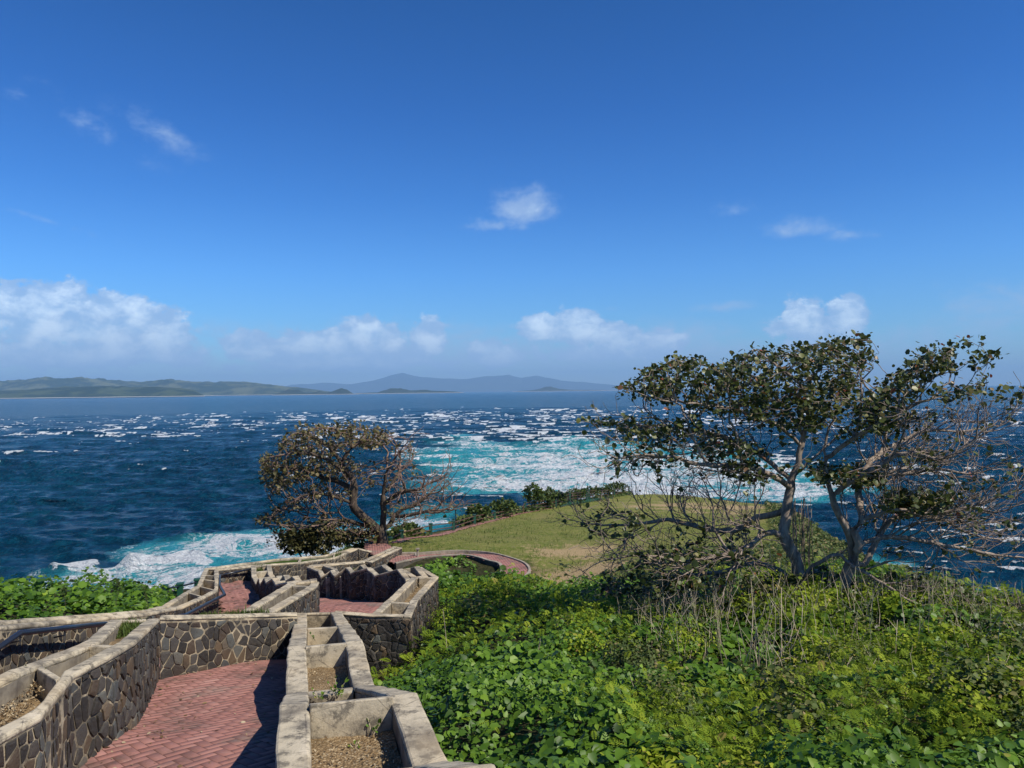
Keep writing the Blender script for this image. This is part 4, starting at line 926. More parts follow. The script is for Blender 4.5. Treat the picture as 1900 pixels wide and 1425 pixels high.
# feathery foliage: fronds of paired leaflets
def fronds(X, Y, Z, r, L, tint, npair=7, up=.75):
    n = len(X); az = r.uniform(0, 6.28, n); el = r.normal(up, .3, n); ax = np.stack([np.cos(az) * np.cos(el), np.sin(az) * np.cos(el), np.sin(el)], -1)
    side = np.cross(ax, np.array([0, 0, 1.0])); side /= np.linalg.norm(side, axis=1, keepdims=True); upv = np.cross(side, ax); VV = []; base = np.stack([X, Y, Z], -1)
    for k in range(npair):
        t = (k + .6) / npair; c = base + ax * (L * t)[:, None] - np.array([0, 0, 1.0]) * (L * .35 * t * t)[:, None]; w = L * .30 * math.sin(math.pi * (.18 + .75 * t)); hw = L * .05
        for s in (-1, 1):
            tip = c + side * (s * w)[:, None] + ax * (w * .45)[:, None] - upv * (w * .12)[:, None]; mid = (c + tip) / 2
            VV.append(np.stack([c, mid + ax * hw[:, None], tip, mid - ax * hw[:, None]], 1))
    V = np.stack(VV, 1).reshape(-1, 3); Fc = np.arange(len(V)).reshape(-1, 4); return V, Fc, np.repeat(tint, npair * 2)
def ferny(poly, dens, y0, y1, seed, L0, thr):
    X, Y, r = scatter(poly, dens, seed, y0, y1); f = fbm(X * .45, Y * .45, 81, 3); k = f + .1 * r.standard_normal(len(X)) + .035 * (X - 2.5) > thr + .05; X, Y = X[k], Y[k]
    Z = ground(X, Y)[0] + mound(X, Y) * 1.0 + r.uniform(-.10, .22, len(X)); t = np.clip(.45 + .2 * r.standard_normal(len(X)) + .3 * fbm(X * .7, Y * .7, 83, 2), 0, 1)
    return fronds(X, Y, Z, r, L0 * r.lognormal(0, .25, len(X)), t)
fo = leafobj('ferny_scrub', [ferny(VR, 520, 2.5, 7.5, 201, .10, -.02), ferny(VR, 300, 7.5, 12.5, 203, .12, -.02), ferny(VR, 80, 12.5, 20, 207, .17, .02)], LEAF_F)
tag(fo, kind='stuff', label='feathery light green scrub growing through the creeper on the right slope', cat='scrub')

def bushes():
    r = np.random.default_rng(222); A = []; B = []
    spots = [(r.uniform(.8, 9.5), r.uniform(4.2, 15)) for _ in range(150)] + [(r.uniform(-3, .8), r.uniform(14.5, 22)) for _ in range(16)] + [(6.2, 9.4), (7.4, 8.6), (8.3, 10.4), (8.8, 12), (5.2, 11.3), (3.2, 12.6), (2.2, 13.4), (6.9, 12), (7.6, 7.2), (6.6, 6.6), (9.3, 9.3)]
    for k, (x, y) in enumerate(spots):
        if not inpoly(np.array([x]), np.array([y]), VR)[0]: continue
        if dist_poly(np.array([x]), np.array([y]), VR)[0][0] < .45: continue
        big = k >= 166; R0 = r.uniform(.22, .5) * (1.5 if big else 1); H = r.uniform(.25, .55) * (1.7 if big else 1) * (.6 if y < 6 else 1); n = int((900 if y < 9 else 520) * (R0 / .35) ** 2 * (.6 if big else 1))
        z0 = float(ground(np.array([x]), np.array([y]))[0][0]) + float(mound(np.array([x]), np.array([y]))[0]) * .7
        d = r.normal(0, 1, (n, 3)); d /= np.linalg.norm(d, axis=1, keepdims=True); d[:, 2] = np.abs(d[:, 2]); rad = r.random(n) ** .35; lump = 1 + .28 * np.sin(d[:, 0] * 5 + k) * np.cos(d[:, 1] * 6 + 2 * k)
        P = np.array([x, y, z0]) + d * np.array([R0, R0, H]) * (rad * lump)[:, None]; P[:, 2] += r.normal(0, .03, n)
        sz = r.choice([.030, .04, .055]) * np.clip(r.lognormal(0, .3, n), .5, 1.7); t = np.clip(r.normal(r.uniform(.3, .75), .18, n), 0, 1)
        L = leaves(P, d * .8 + r.normal(0, .5, (n, 3)) + np.array([0, 0, .4]), sz, r.uniform(0, 6.28, n), t, LEAF6 if k % 3 else ROUND6)
        (A if (k % 5 in (0, 1, 3) and not big) else B).append(L)
    o = leafobj('scrub', A, LEAF_F); tag(o, kind='stuff', label='small leaved yellow green bushes rising out of the creeper on the right slope', cat='scrub')
    o = leafobj('scrub', B, LEAF_S); tag(o, kind='stuff', label='duller olive bushes mixed through the scrub below the right tree', cat='scrub')
bushes()
# dry grass and litter on the hill behind the right tree and along the cliff edge
def blades(X, Y, r, L, tint, bend=.5):
    n = len(X); Z = ground(X, Y)[0]; az = r.uniform(0, 6.28, n); d = np.stack([np.cos(az), np.sin(az), np.zeros(n)], -1); s = np.stack([-np.sin(az), np.cos(az), np.zeros(n)], -1)
    b = np.stack([X, Y, Z - .02], -1); w = (L * .05)[:, None]; up = np.array([0, 0, 1.0]); bd = (bend * r.uniform(.3, 1.2, n))[:, None]
    m = b + up * (L * .55)[:, None] + d * (L[:, None] * bd * .3); t = b + up * (L * .85)[:, None] + d * (L[:, None] * bd)
    V = np.stack([b - s * w, b + s * w, m + s * w * .8, m - s * w * .8, t + s * w * .1, t - s * w * .1], 1).reshape(-1, 3)
    o = np.arange(n)[:, None] * 6; Fc = np.stack([o + np.array([0, 1, 2, 3]), o + np.array([3, 2, 4, 5])], 1).reshape(-1, 4); return V, Fc, np.repeat(tint, 2)
RB = [(1.5, 23.5), (4, 21.5), (7, 20.0), (6, 16), (9.5, 14.5), (10.6, 16), (12.2, 20), (15, 30), (18.3, 45), (22.5, 58), (20, 60), (15.5, 46), (12, 34), (8, 27)]
X, Y, r = scatter(RB, 110, 301); g1 = blades(X, Y, r, .13 * r.lognormal(0, .35, len(X)), np.clip(r.normal(.62, .25, len(X)), 0, 1), .8)
o = leafobj('grass', [g1], GRASS); tag(o, kind='stuff', label='rough dry grass on the hillside behind the right tree', cat='grass')
pr = []
for (dn, z_, sd) in ((130, .075, 331), (60, .12, 337)):
    X, Y, r = scatter(RB, dn, sd); k = fbm(X * .7, Y * .7, 15, 3) > -.1 - .3 * (dn < 100); X, Y = X[k], Y[k]
    pr.append(leaves(np.stack([X, Y, ground(X, Y)[0] + r.uniform(0, .22, len(X)) * (1 + fbm(X, Y, 9, 2))], -1), r.normal(0, .6, (len(X), 3)) + np.array([0, -.2, 1]), z_ * r.lognormal(0, .3, len(X)), r.uniform(0, 6.28, len(X)), np.clip(r.normal(.5, .28, len(X)), 0, 1), ROUND6))
o = leafobj('scrub', pr, LEAF_S); tag(o, kind='stuff', label='low brownish scrub on the steep edge behind the right tree', cat='scrub')
X, Y, r = scatter(LAWN, 110, 311, 23, 50); g2 = blades(X, Y, r, .055 * r.lognormal(0, .3, len(X)), np.clip(r.normal(.5, .25, len(X)) + .35 * fbm(X, Y, 5, 3), 0, 1), 1.2)
X, Y, r = scatter(LAWN, 34, 313, 23, 60); k = fbm(X * 1.1, Y * 1.1, 19, 3) > .12; X, Y = X[k], Y[k]; g3 = blades(X, Y, r, .13 * r.lognormal(0, .3, len(X)), np.clip(r.normal(.35, .25, len(X)), 0, 1), 1.0)
o = leafobj('grass', [g2, g3], GRASS); tag(o, kind='stuff', label='short mown grass of the headland lawn', cat='grass')

# ------------------------------------------------------------------ trees
class Tree:
    def __init__(s): s.P = []; s.par = []; s.lock = []
    def limb(s, pts, start=None, step=.14, r=None):
        """pts: world points; start: index of node to join or None"""
        pts = [Vector(p) for p in pts]; prev = start; out = []
        if start is not None: pts = [s.P[start]] + pts
        for i in range(len(pts) - 1):
            p0, p1, p2, p3 = pts[max(i - 1, 0)], pts[i], pts[i + 1], pts[min(i + 2, len(pts) - 1)]; n = max(1, int((p2 - p1).length / step))
            for k in range(n):
                t = k / n
                if i == 0 and k == 0 and start is not None: continue
                q = .5 * ((2 * p1) + (p2 - p0) * t + (2 * p0 - 5 * p1 + 4 * p2 - p3) * t * t + (3 * p1 - p0 - 3 * p2 + p3) * t ** 3)
                s.P.append(q + Vector([random.gauss(0, step * .08) for _ in range(3)])); s.par.append(-1 if prev is None else prev); prev = len(s.P) - 1; out.append(prev)
        s.P.append(pts[-1]); s.par.append(prev); out.append(len(s.P) - 1); return out
    def near(s, p):
        p = Vector(p); return min(range(len(s.P)), key=lambda i: (s.P[i] - p).length_squared)
    def grow(s, A, D, kill, infl, iters, bias=Vector((0, 0, 0)), maxn=14000, jit=.25):
        A = [Vector(a) for a in A]; alive = [True] * len(A)
        for it in range(iters):
            kd = kdtree.KDTree(len(s.P))
            for i, p in enumerate(s.P): kd.insert(p, i)
            kd.balance(); acc = {}
            for j, a in enumerate(A):
                if not alive[j]: continue
                co, i, d = kd.find(a)
                if d < kill: alive[j] = False; continue
                if d < infl:
                    v = (a - co).normalized()
                    if i in acc: acc[i] += v
                    else: acc[i] = v.copy()
            if not acc or len(s.P) > maxn: break
            for i, v in acc.items():
                v = v.normalized() + (bias(s.P[i]) if callable(bias) else bias) + Vector([random.gauss(0, jit) for _ in range(3)]) 
                if s.par[i] >= 0: v += (s.P[i] - s.P[s.par[i]]).normalized() * .35
                q = s.P[i] + v.normalized() * D; s.P.append(q); s.par.append(i)
    def twig(s, i, dv, L, step, lvl, ang=.6, curl=.06, jit=.16):
        n = max(2, int(L / step)); side = random.choice((-1, 1)); cur = i; dv = dv.normalized()
        for k in range(n):
            dv = (dv + Vector([random.gauss(0, jit) for _ in range(3)]) + Vector((0, 0, curl))).normalized()
            s.P.append(s.P[cur] + dv * step); s.par.append(cur); cur = len(s.P) - 1
            if lvl > 0 and k >= 1 and random.random() < .62:
                side = -side; ax = dv.cross(Vector((random.gauss(0, .7), random.gauss(0, .3), 1))).normalized() if random.random() < .5 else dv.cross(Vector((0, 1, random.gauss(0, .4)))).normalized()
                a = side * random.uniform(.6, 1.25) * ang; d2 = (dv * math.cos(a) + ax * math.sin(a))
                s.twig(cur, d2, L * (1 - k / (n + 1)) * random.uniform(.4, .75), step, lvl - 1, ang, curl, jit)
    def sprout(s, limb, L, step, lvl, p0=.3, prob=.6, ang=.7, droop=0.0):
        m = len(limb)
        for k in range(int(m * p0), m):
            if random.random() > prob and k < m - 1: continue
            i = limb[k]; j = s.par[i]
            if j < 0: continue
            t = (s.P[i] - s.P[j]).normalized(); r = Vector([random.gauss(0, 1) for _ in range(3)]); r = (r - t * r.dot(t)).normalized()
            a = random.uniform(.45, 1.1) * ang; s.twig(i, t * math.cos(a) + r * math.sin(a) + Vector((0, 0, droop)), L * (1.15 - .6 * k / m) * random.uniform(.5, 1.2), step, lvl)
    def radii(s, tip, e, rmax=None):
        n = len(s.P); acc = [0.0] * n; kids = [[] for _ in range(n)]
        for i in range(n - 1, -1, -1):
            if s.par[i] >= 0: kids[s.par[i]].append(i)
        order = []; st = [i for i in range(n) if s.par[i] < 0]
        while st:
            i = st.pop(); order.append(i); st += kids[i]
        R = [tip] * n
        for i in reversed(order):
            if kids[i]: R[i] = sum(R[k] ** e for k in kids[i]) ** (1 / e)
            if rmax: R[i] = min(R[i], rmax)
        s.R = R; s.kids = kids; s.order = order; return R
    def mesh(s, sel, sides=6, bury=0):
        V = []; Fc = []; ring = {}
        def mk(i, p, t, r):
            up = Vector((0, 0, 1)) if abs(t.z) < .9 else Vector((1, 0, 0)); a = t.cross(up).normalized(); b = t.cross(a); o = len(V)
            for k in range(sides):
                c = math.cos(2 * math.pi * k / sides); q = math.sin(2 * math.pi * k / sides); w = p + (a * c + b * q) * r; V.append((w.x, w.y, w.z))
            return o
        for i in s.order:
            p = s.P[i]; j = s.par[i]
            if j < 0:
                if s.kids[i] and sel(i): ring[i] = mk(i, p, (s.P[s.kids[i][0]] - p).normalized(), s.R[i] * 1.25)
                continue
            if not sel(i): continue
            main = s.kids[i] and max(s.kids[i], key=lambda k: s.R[k]); t = (p - s.P[j])
            if main: t = t.normalized() + (s.P[main] - p).normalized()
            t = t.normalized() if t.length > 1e-6 else Vector((0, 0, 1)); o = mk(i, p, t, s.R[i]); ring[i] = o
            if j in ring and max(s.kids[j], key=lambda k: s.R[k]) == i: b = ring[j]
            else: b = mk(j, s.P[j], (p - s.P[j]).normalized(), min(s.R[i] * 1.1, s.R[j]))
            for k in range(sides): Fc.append((b + k, b + (k + 1) % sides, o + (k + 1) % sides, o + k))
        return np.array(V), np.array(Fc)
def polysample(poly, n, r):
    xs = [p[0] for p in poly]; ys = [p[1] for p in poly]; out = []
    while len(out) < n:
        X = r.uniform(min(xs), max(xs), n * 2); Y = r.uniform(min(ys), max(ys), n * 2); m = inpoly(X, Y, poly); out += list(zip(X[m], Y[m]))
    return out[:n]
def tree_leaves(t, r, dens, size, per, mat_tint, tiprad, droop=.35, wind=(-.3, 0, 0), spread=.05, clump=1):
    idx = [i for i in range(len(t.P)) if t.par[i] >= 0 and t.R[i] <= tiprad]; P = np.array([t.P[i][:] for i in idx]); Dv = np.array([((t.P[i] - t.P[t.par[i]]).normalized())[:] for i in idx])
    px = project(P); isend = np.array([len(t.kids[i]) == 0 for i in idx]); k = r.random(len(idx)) < dens(px[:, 0], px[:, 1]) * np.where(isend, 1.6, .55)
    P = P[k]; Dv = Dv[k]; P = np.repeat(P, per, 0); Dv = np.repeat(Dv, per, 0); n = len(P)
    ax = Dv * .8 + r.normal(0, .75, (n, 3)) + np.array(wind); N = r.normal(0, .45, (n, 3)) + np.array([0, -.1, .9]); sz = size * np.clip(r.lognormal(0, .34, n), .45, 1.6); tint = np.clip(mat_tint[0] + mat_tint[1] * r.standard_normal(n), 0, 1)
    tint = np.where(r.random(n) < .07, r.uniform(.82, 1, n), tint * .8)
    return leaves(P + r.normal(0, spread, (n, 3)), N, sz, None, tint, ROUND6, axis=ax)

# --- right-hand tree
def build_right_tree():
    rr = np.random.default_rng(77); random.seed(77); T = Tree(); D0 = 14.0
    def w(px, py, dd=0): return W(px, py, d=D0 + dd)
    A = T.limb([w(1492, 1112), w(1484, 1078), w(1472, 1031), w(1455, 997), w(1459, 946, .1), w(1470, 890, .2), w(1489, 826, .2), w(1500, 760, .2), w(1520, 700, .1)])
    B = T.limb([w(1562, 1105, -.3), w(1570, 1068, -.3), w(1580, 1045, -.3), w(1577, 1008, -.4), w(1560, 962, -.5), w(1543, 921, -.5), w(1530, 850, -.4), w(1545, 780, -.3), w(1590, 700, -.3), w(1605, 645, -.3)])
    LB = []
    def br(src, pts, tw=0, L=1.0):
        s = T.near(w(*src)); l = T.limb([w(*p) for p in pts], start=s); LB.append((l, tw, L)); return l
    br((1578, 1045, -.3), [(1594, 1009, -.5), (1584, 984, -.5), (1600, 966, -.6), (1663, 946, -.8), (1710, 952, -.8), (1774, 946, -1), (1868, 915, -1.2), (1895, 890, -1.3)], 0.75, 0.8)
    br((1580, 1045, -.3), [(1603, 1048, -.3), (1619, 1019, -.2), (1641, 978, 0), (1669, 956, .2), (1740, 960, .5), (1800, 990, .8), (1870, 1000, 1.0), (1905, 975, 1.1)], 0.75, 0.9)
    br((1594, 1009, -.5), [(1635, 997, -.3), (1679, 998, -.1), (1774, 1016, .2), (1837, 1028, .3), (1905, 1036, .4), (1960, 1050, .4)], 0.8, 0.8)
    br((1600, 966, -.6), [(1597, 940, -.4), (1594, 915, -.2), (1605, 870, .2), (1650, 830, .6), (1720, 800, 1), (1790, 800, 1.3), (1860, 788, 1.6)], 0.6, 0.9)
    br((1489, 1070), [(1521, 1041, -.2), (1559, 1030, -.3), (1584, 1052, -.5), (1640, 1085, -.9), (1700, 1120, -1.2), (1790, 1150, -1.5), (1880, 1150, -1.8)], 0.9, 0.7)
    br((1484, 1078), [(1450, 1062, .2), (1426, 1050, .3), (1395, 1044, .4), (1340, 1060, .7), (1270, 1070, 1), (1180, 1085, 1.2), (1120, 1090, 1.3)], 0.95, 1.0)
    br((1456, 998), [(1423, 988, -.3), (1391, 1013, -.6), (1340, 1030, -.9), (1270, 1040, -1.2), (1190, 1030, -1.4), (1120, 1040, -1.5)], 0.95, 1.0)
    br((1459, 946), [(1426, 957, .3), (1404, 959, .5), (1363, 984, .8), (1306, 981, 1.1), (1240, 965, 1.4), (1150, 975, 1.6), (1085, 972, 1.7)], 0.95, 1.1)
    br((1465, 905), [(1430, 880, -.3), (1380, 865, -.6), (1300, 862, -.9), (1230, 845, -1.1), (1150, 850, -1.2), (1122, 878, -1.2)], 0.8, 0.8)
    br((1470, 890, .2), [(1420, 850, .5), (1360, 815, .8), (1290, 800, 1.1), (1220, 790, 1.3), (1130, 788, 1.4)], 0.5, 0.6)
    br((1489, 826, .2), [(1440, 790, -.2), (1380, 765, -.6), (1300, 750, -.9), (1230, 742, -1.1), (1158, 722, -1.2)], 0.3, 0.5)
    br((1492, 810, .2), [(1450, 750, .6), (1400, 700, .9), (1330, 685, 1.1), (1265, 668, 1.2)], 0.2, 0.5)
    br((1500, 760, .2), [(1480, 710, -.2), (1430, 670, -.4), (1405, 650, -.5)], 0.2, 0.4)
    br((1470, 890, .2), [(1530, 830, .6), (1600, 770, .9), (1670, 720, 1.2), (1740, 665, 1.4), (1786, 632, 1.5)], 0.35, 0.6)
    br((1530, 850, -.4), [(1590, 810, -.8), (1660, 770, -1.1), (1740, 735, -1.3), (1812, 712, -1.4)], 0.5, 0.7)
    br((1543, 921, -.5), [(1600, 880, -.8), (1680, 840, -1.0), (1750, 850, -1.2), (1810, 815, -1.3), (1875, 780, -1.4)], 0.8, 0.9)
    br((1510, 730, .1), [(1500, 690, .6), (1490, 655, .9)], 0.2, 0.4)
    br((1603, 880, 0), [(1680, 880, -.2), (1740, 870, -.5), (1800, 880, -.7), (1850, 865, -.8)], 0.9, 0.8)
    br((1740, 960, .5), [(1790, 940, .3), (1850, 950, 0), (1900, 930, -.2)], 0.9, 0.7)
    nl = len(T.P)
    crown = [(1150, 722), (1200, 690), (1262, 662), (1330, 672), (1400, 646), (1450, 640), (1520, 640), (1600, 622), (1625, 680), (1650, 690), (1700, 650), (1790, 628), (1770, 680), (1740, 720), (1815, 708), (1800, 780), (1870, 780), (1850, 850), (1900, 880), (1905, 1000),
             (1860, 1030), (1700, 1010), (1650, 985), (1560, 960), (1500, 930), (1420, 950), (1380, 1010), (1420, 1050), (1330, 1090), (1200, 1115), (1110, 1100), (1090, 1040), (1080, 970), (1140, 960), (1118, 880), (1160, 855), (1120, 785), (1200, 770)]
    lobes = [([(1146, 728), (1200, 690), (1262, 660), (1330, 675), (1400, 648), (1500, 640), (1600, 618), (1625, 655), (1600, 700), (1560, 770), (1500, 800), (1430, 792), (1360, 775), (1260, 755)], 4200),
             ([(1590, 760), (1650, 700), (1700, 660), (1790, 628), (1770, 670), (1700, 730), (1640, 790), (1590, 810)], 900), ([(1115, 785), (1200, 778), (1330, 800), (1440, 840), (1400, 862), (1280, 840), (1180, 815)], 800),
             ([(1120, 850), (1200, 838), (1330, 862), (1420, 880), (1400, 900), (1250, 890), (1150, 880)], 500), ([(1500, 860), (1640, 870), (1640, 905), (1520, 900)], 450), ([(1630, 922), (1770, 918), (1770, 945), (1640, 950)], 450), ([(1640, 800), (1760, 740), (1815, 706), (1800, 745), (1700, 820)], 350)]
    att = []
    cx, cy = 1490, 800
    for lb, n in lobes:
        n = int(n * .62)
        for (px, py) in polysample(lb, n, rr):
            q = min(1, math.hypot((px - cx) / 400, (py - cy) / 230)); h = 1.8 * math.sqrt(max(0, 1 - .75 * q * q)); att.append(w(px, py, rr.uniform(-h, h)))
    c0 = w(1500, 950); bias = lambda p: Vector((max(-1, min(1, (p.x - c0.x) / 2.5)) * .26, 0, .05))
    for l, tw, L in LB:
        if tw > .45: T.sprout(l, L * 1.4, .10, 3, .12, min(1, tw * 1.25), .85, -.02)
    T.grow(att, .085, .135, 1.0, 60, bias=bias, jit=.25, maxn=52000)
    T.radii(.0048, 2.32, .13)
    base = W(1510, 1100, d=14); root = empty('sea_almond_tree', base, 'large wind-bent spreading tree with dark clustered leaves and bare grey branches on the right', 'tree', 'wind-shaped trees on the headland')
    thick = .016; V, Fc = T.mesh(lambda i: T.R[i] > thick, 8); link('trunk', npmesh('trunk', V, Fc, smooth=True), root, [BARK_R])
    V, Fc = T.mesh(lambda i: T.R[i] <= thick, 4); link('twigs', npmesh('twigs', V, Fc, smooth=True), root, [BARK_T])
    dense = [(1146, 728), (1200, 690), (1262, 660), (1330, 675), (1400, 648), (1500, 640), (1600, 618), (1625, 660), (1600, 700), (1650, 700), (1690, 680), (1690, 735), (1640, 780), (1590, 815), (1500, 830), (1430, 815), (1360, 800), (1260, 770)]
    def dens(x, y):
        d = np.where(inpoly(x, y, dense), .50, .03)
        d = np.where((x > 1690) & (y < 740), .42, d); d = np.where((x < 1300) & (y > 778) & (y < 812), .5, d); d = np.where((x >= 1300) & (x < 1480) & (y > 800) & (y < 850), .3, d); d = np.where((x < 1260) & (y > 812) & (y < 865), .22, d)
        for (cx, cy, rx, ry, v) in [(1590, 885, 50, 18, .8), (1700, 932, 65, 16, .95), (1520, 875, 40, 18, .6), (1170, 985, 30, 12, .3), (1340, 1085, 95, 20, .55), (1190, 1085, 85, 22, .45), (1150, 960, 50, 18, .25), (1290, 1030, 120, 20, .2), (1400, 875, 60, 16, .5), (1640, 770, 50, 40, .4), (1700, 850, 60, 12, .25)]:
            d = np.where(((x - cx) / rx) ** 2 + ((y - cy) / ry) ** 2 < 1, np.maximum(d, v), d)
        d = np.where((x > 1770) & (y > 760), np.minimum(d, .04), d); return d
    cr = leafobj('leaf_crown', [tree_leaves(T, rr, dens, .074, 7, (.52, .26), .0078, spread=.055)], LEAF_A, root)
    # thin hanging stems behind the left trunk
    mb = MB()
    for k in range(22):
        x = rr.uniform(1470, 1508); a = w(x, rr.uniform(920, 950), .4 + rr.uniform(0, .5)); b = w(x + rr.uniform(-8, 10), rr.uniform(1060, 1110), .4 + rr.uniform(0, .5)); m = a.lerp(b, .5) + Vector((rr.normal(0, .03), 0, 0)); mb.tube([a, m, b], .006, 4)
    mb.build('hanging_stems', BARK_T, root, smooth=True)
    print('right tree', nl, len(T.P), len(cr.data.polygons))
build_right_tree()

def build_left_tree():
    rr = np.random.default_rng(78); random.seed(78); T = Tree(); D0 = 33.0
    def w(px, py, dd=0): return W(px, py, d=D0 + dd)
    T.limb([w(711, 1030), w(709, 1005), w(710, 985), w(712, 960), w(711, 920), w(716, 880), w(720, 840, .5)], step=.25)
    LB = []
    def br(src, pts):
        s = T.near(w(*src)); l = T.limb([w(*p) for p in pts], start=s, step=.25); LB.append(l); return l
    br((709, 1000), [(698, 978, -.3), (676, 962, -.5), (655, 935, -.7), (658, 905, -.7), (650, 880, -.7), (633, 859, -.8), (655, 830, -.9), (690, 815, -1)])
    br((655, 935, -.7), [(630, 925, -1), (600, 915, -1.2), (560, 920, -1.4), (520, 950, -1.6), (480, 965, -1.7)])
    br((658, 905, -.7), [(610, 890, -.2), (560, 870, .3), (500, 865, .6)])
    br((650, 880, -.7), [(600, 850, -1), (560, 840, -1.4), (500, 848, -1.6)])
    br((640, 865, -.8), [(610, 830, -.4), (570, 805, 0), (540, 808, .2)])
    br((655, 830, -.9), [(640, 805, -.6), (600, 792, -.2)])
    br((710, 985), [(722, 975, .2), (731, 958, .4), (745, 945, .5), (780, 930, .8), (830, 885, 1)])
    br((731, 958, .4), [(760, 955, .2), (800, 948, 0), (845, 945, -.2)])
    br((712, 940), [(740, 915, -.5), (780, 905, -1), (810, 890, -1.2)])
    br((711, 920), [(740, 880, .6), (760, 855, 1)])
    br((716, 880), [(740, 840, -.4), (755, 822, -.6)])
    br((700, 985), [(660, 990, .6), (610, 985, 1.1), (560, 1000, 1.5), (530, 1010, 1.6)])
    br((690, 975), [(640, 965, -.9), (590, 975, -1.4), (530, 985, -1.8)])
    lobes = [([(515, 830), (535, 803), (560, 792), (640, 786), (700, 790), (738, 810), (715, 832), (650, 835), (600, 848), (555, 850), (530, 845)], 1100), ([(484, 850), (488, 905), (510, 922), (545, 900), (600, 882), (650, 892), (700, 905), (690, 862), (640, 850), (560, 858), (500, 842)], 1200),
             ([(476, 967), (500, 972), (560, 938), (600, 922), (640, 932), (655, 915), (600, 898), (550, 912), (520, 938)], 500), ([(515, 985), (545, 1022), (590, 1028), (640, 1008), (700, 1002), (705, 978), (620, 962), (540, 975)], 700),
             ([(715, 850), (750, 825), (775, 852), (765, 880), (830, 882), (838, 900), (820, 925), (860, 943), (815, 957), (770, 970), (735, 987), (716, 950)], 1300)]
    att = []
    for lb, n in lobes:
        for (px, py) in polysample(lb, n, rr):
            q = min(1, math.hypot((px - 650) / 190, (py - 890) / 120)); h = 2.5 * math.sqrt(max(0, 1 - .75 * q * q)); att.append(w(px, py, rr.uniform(-h, h)))
    c0 = w(700, 930)
    for k, l in enumerate(LB):
        if k > 5: T.sprout(l, 1.7, .18, 2, .3, .75, .7, 0)
    T.grow(att, .13, .2, 1.6, 56, bias=lambda p: Vector((max(-1, min(1, (p.x - c0.x) / 2.5)) * .4, 0, .05)), jit=.25, maxn=26000); T.radii(.0115, 2.3, .36)
    root = empty('sea_almond_tree', W(710, 1028, d=33), 'wind-leaning tree with olive leaves on its left and bare pinkish twigs on its right', 'tree', 'wind-shaped trees on the headland')
    V, Fc = T.mesh(lambda i: T.R[i] > .05, 8); link('trunk', npmesh('trunk', V, Fc, smooth=True), root, [BARK_D])
    V, Fc = T.mesh(lambda i: T.R[i] <= .05, 4); link('twigs', npmesh('twigs', V, Fc, smooth=True), root, [BARK_L])
    def dens(x, y):
        d = np.interp(x, [480, 600, 640, 690, 760, 860], [.8, .6, .4, .14, .04, .01]); d = np.where((y > 965) & (x < 720), .38, d); d = np.where((y < 830) & (x < 720), .6, d); d = np.where((y > 900) & (y < 950) & (x < 640), d * .45, d); return d
    leafobj('leaf_crown', [tree_leaves(T, rr, dens, .105, 5, (.6, .27), .019, spread=.09)], LEAF_L, root)
    print('left tree', len(T.P))
build_left_tree()

def small_tree(name, label, cat, group, base, h, rad, n, leafsz, mat, bark, seed, lean=(0, 0), nleaf=900, flat=1.0, tint=(.4, .2)):
    rr = np.random.default_rng(seed); random.seed(seed); T = Tree(); b = Vector(base); top = b + Vector((lean[0], lean[1], h * .55))
    for k in range(3 if rad > .5 else 2):
        a = rr.uniform(0, 6.28); q = top + Vector((math.cos(a) * rad * .45, math.sin(a) * rad * .45, h * .1)); s = b + Vector((rr.normal(0, rad * .12), rr.normal(0, rad * .12), -.1)); T.limb([s, s.lerp(q, .5) + Vector((0, 0, h * .08)), q], step=h * .06)
    att = []
    while len(att) < n:
        p = rr.normal(0, 1, 3); p /= np.linalg.norm(p); p *= rr.random() ** .4; att.append(b + Vector((lean[0] + p[0] * rad, lean[1] + p[1] * rad, h * .62 + p[2] * h * .42 * flat)))
    T.grow(att, h * .055, h * .085, h * .9, 30, jit=.3); T.radii(h * .0035, 2.3)
    root = empty(name, b, label, cat, group); V, Fc = T.mesh(lambda i: True, 5); link('stems', npmesh('stems', V, Fc, smooth=True), root, [bark])
    if nleaf:
        idx = [i for i in range(len(T.P)) if T.par[i] >= 0 and T.R[i] < h * .009]; sel = rr.choice(idx, nleaf); P = np.array([T.P[i][:] for i in sel]); Dv = np.array([(T.P[i] - T.P[T.par[i]]).normalized()[:] for i in sel])
        leafobj('foliage', [leaves(P + rr.normal(0, h * .03, P.shape), rr.normal(0, .5, P.shape) + np.array([0, 0, .9]), leafsz * rr.lognormal(0, .25, nleaf), None, np.clip(rr.normal(tint[0], tint[1], nleaf), 0, 1), ROUND6, axis=Dv + rr.normal(0, .7, P.shape))], mat, root)
    return root
for (px, py, d, h, rad, lab) in [(567, 1029, 31.5, 1.45, .9, 'low dark leafy tree on thin stems behind the far wall, leftmost under the leaning tree'), (607, 1028, 31.8, 1.55, 1.0, 'low dark leafy tree on forked stems behind the far wall, nearest the leaning trunk')]:
    w = W(px, py, d=d); small_tree('low_tree', lab, 'small tree', 'low trees behind the far wall', (w.x, w.y, w.z - .3), h, rad, 260, .12, LEAF_L, BARK_D, int(px), (-.3, 0), 1300, tint=(.25, .15))
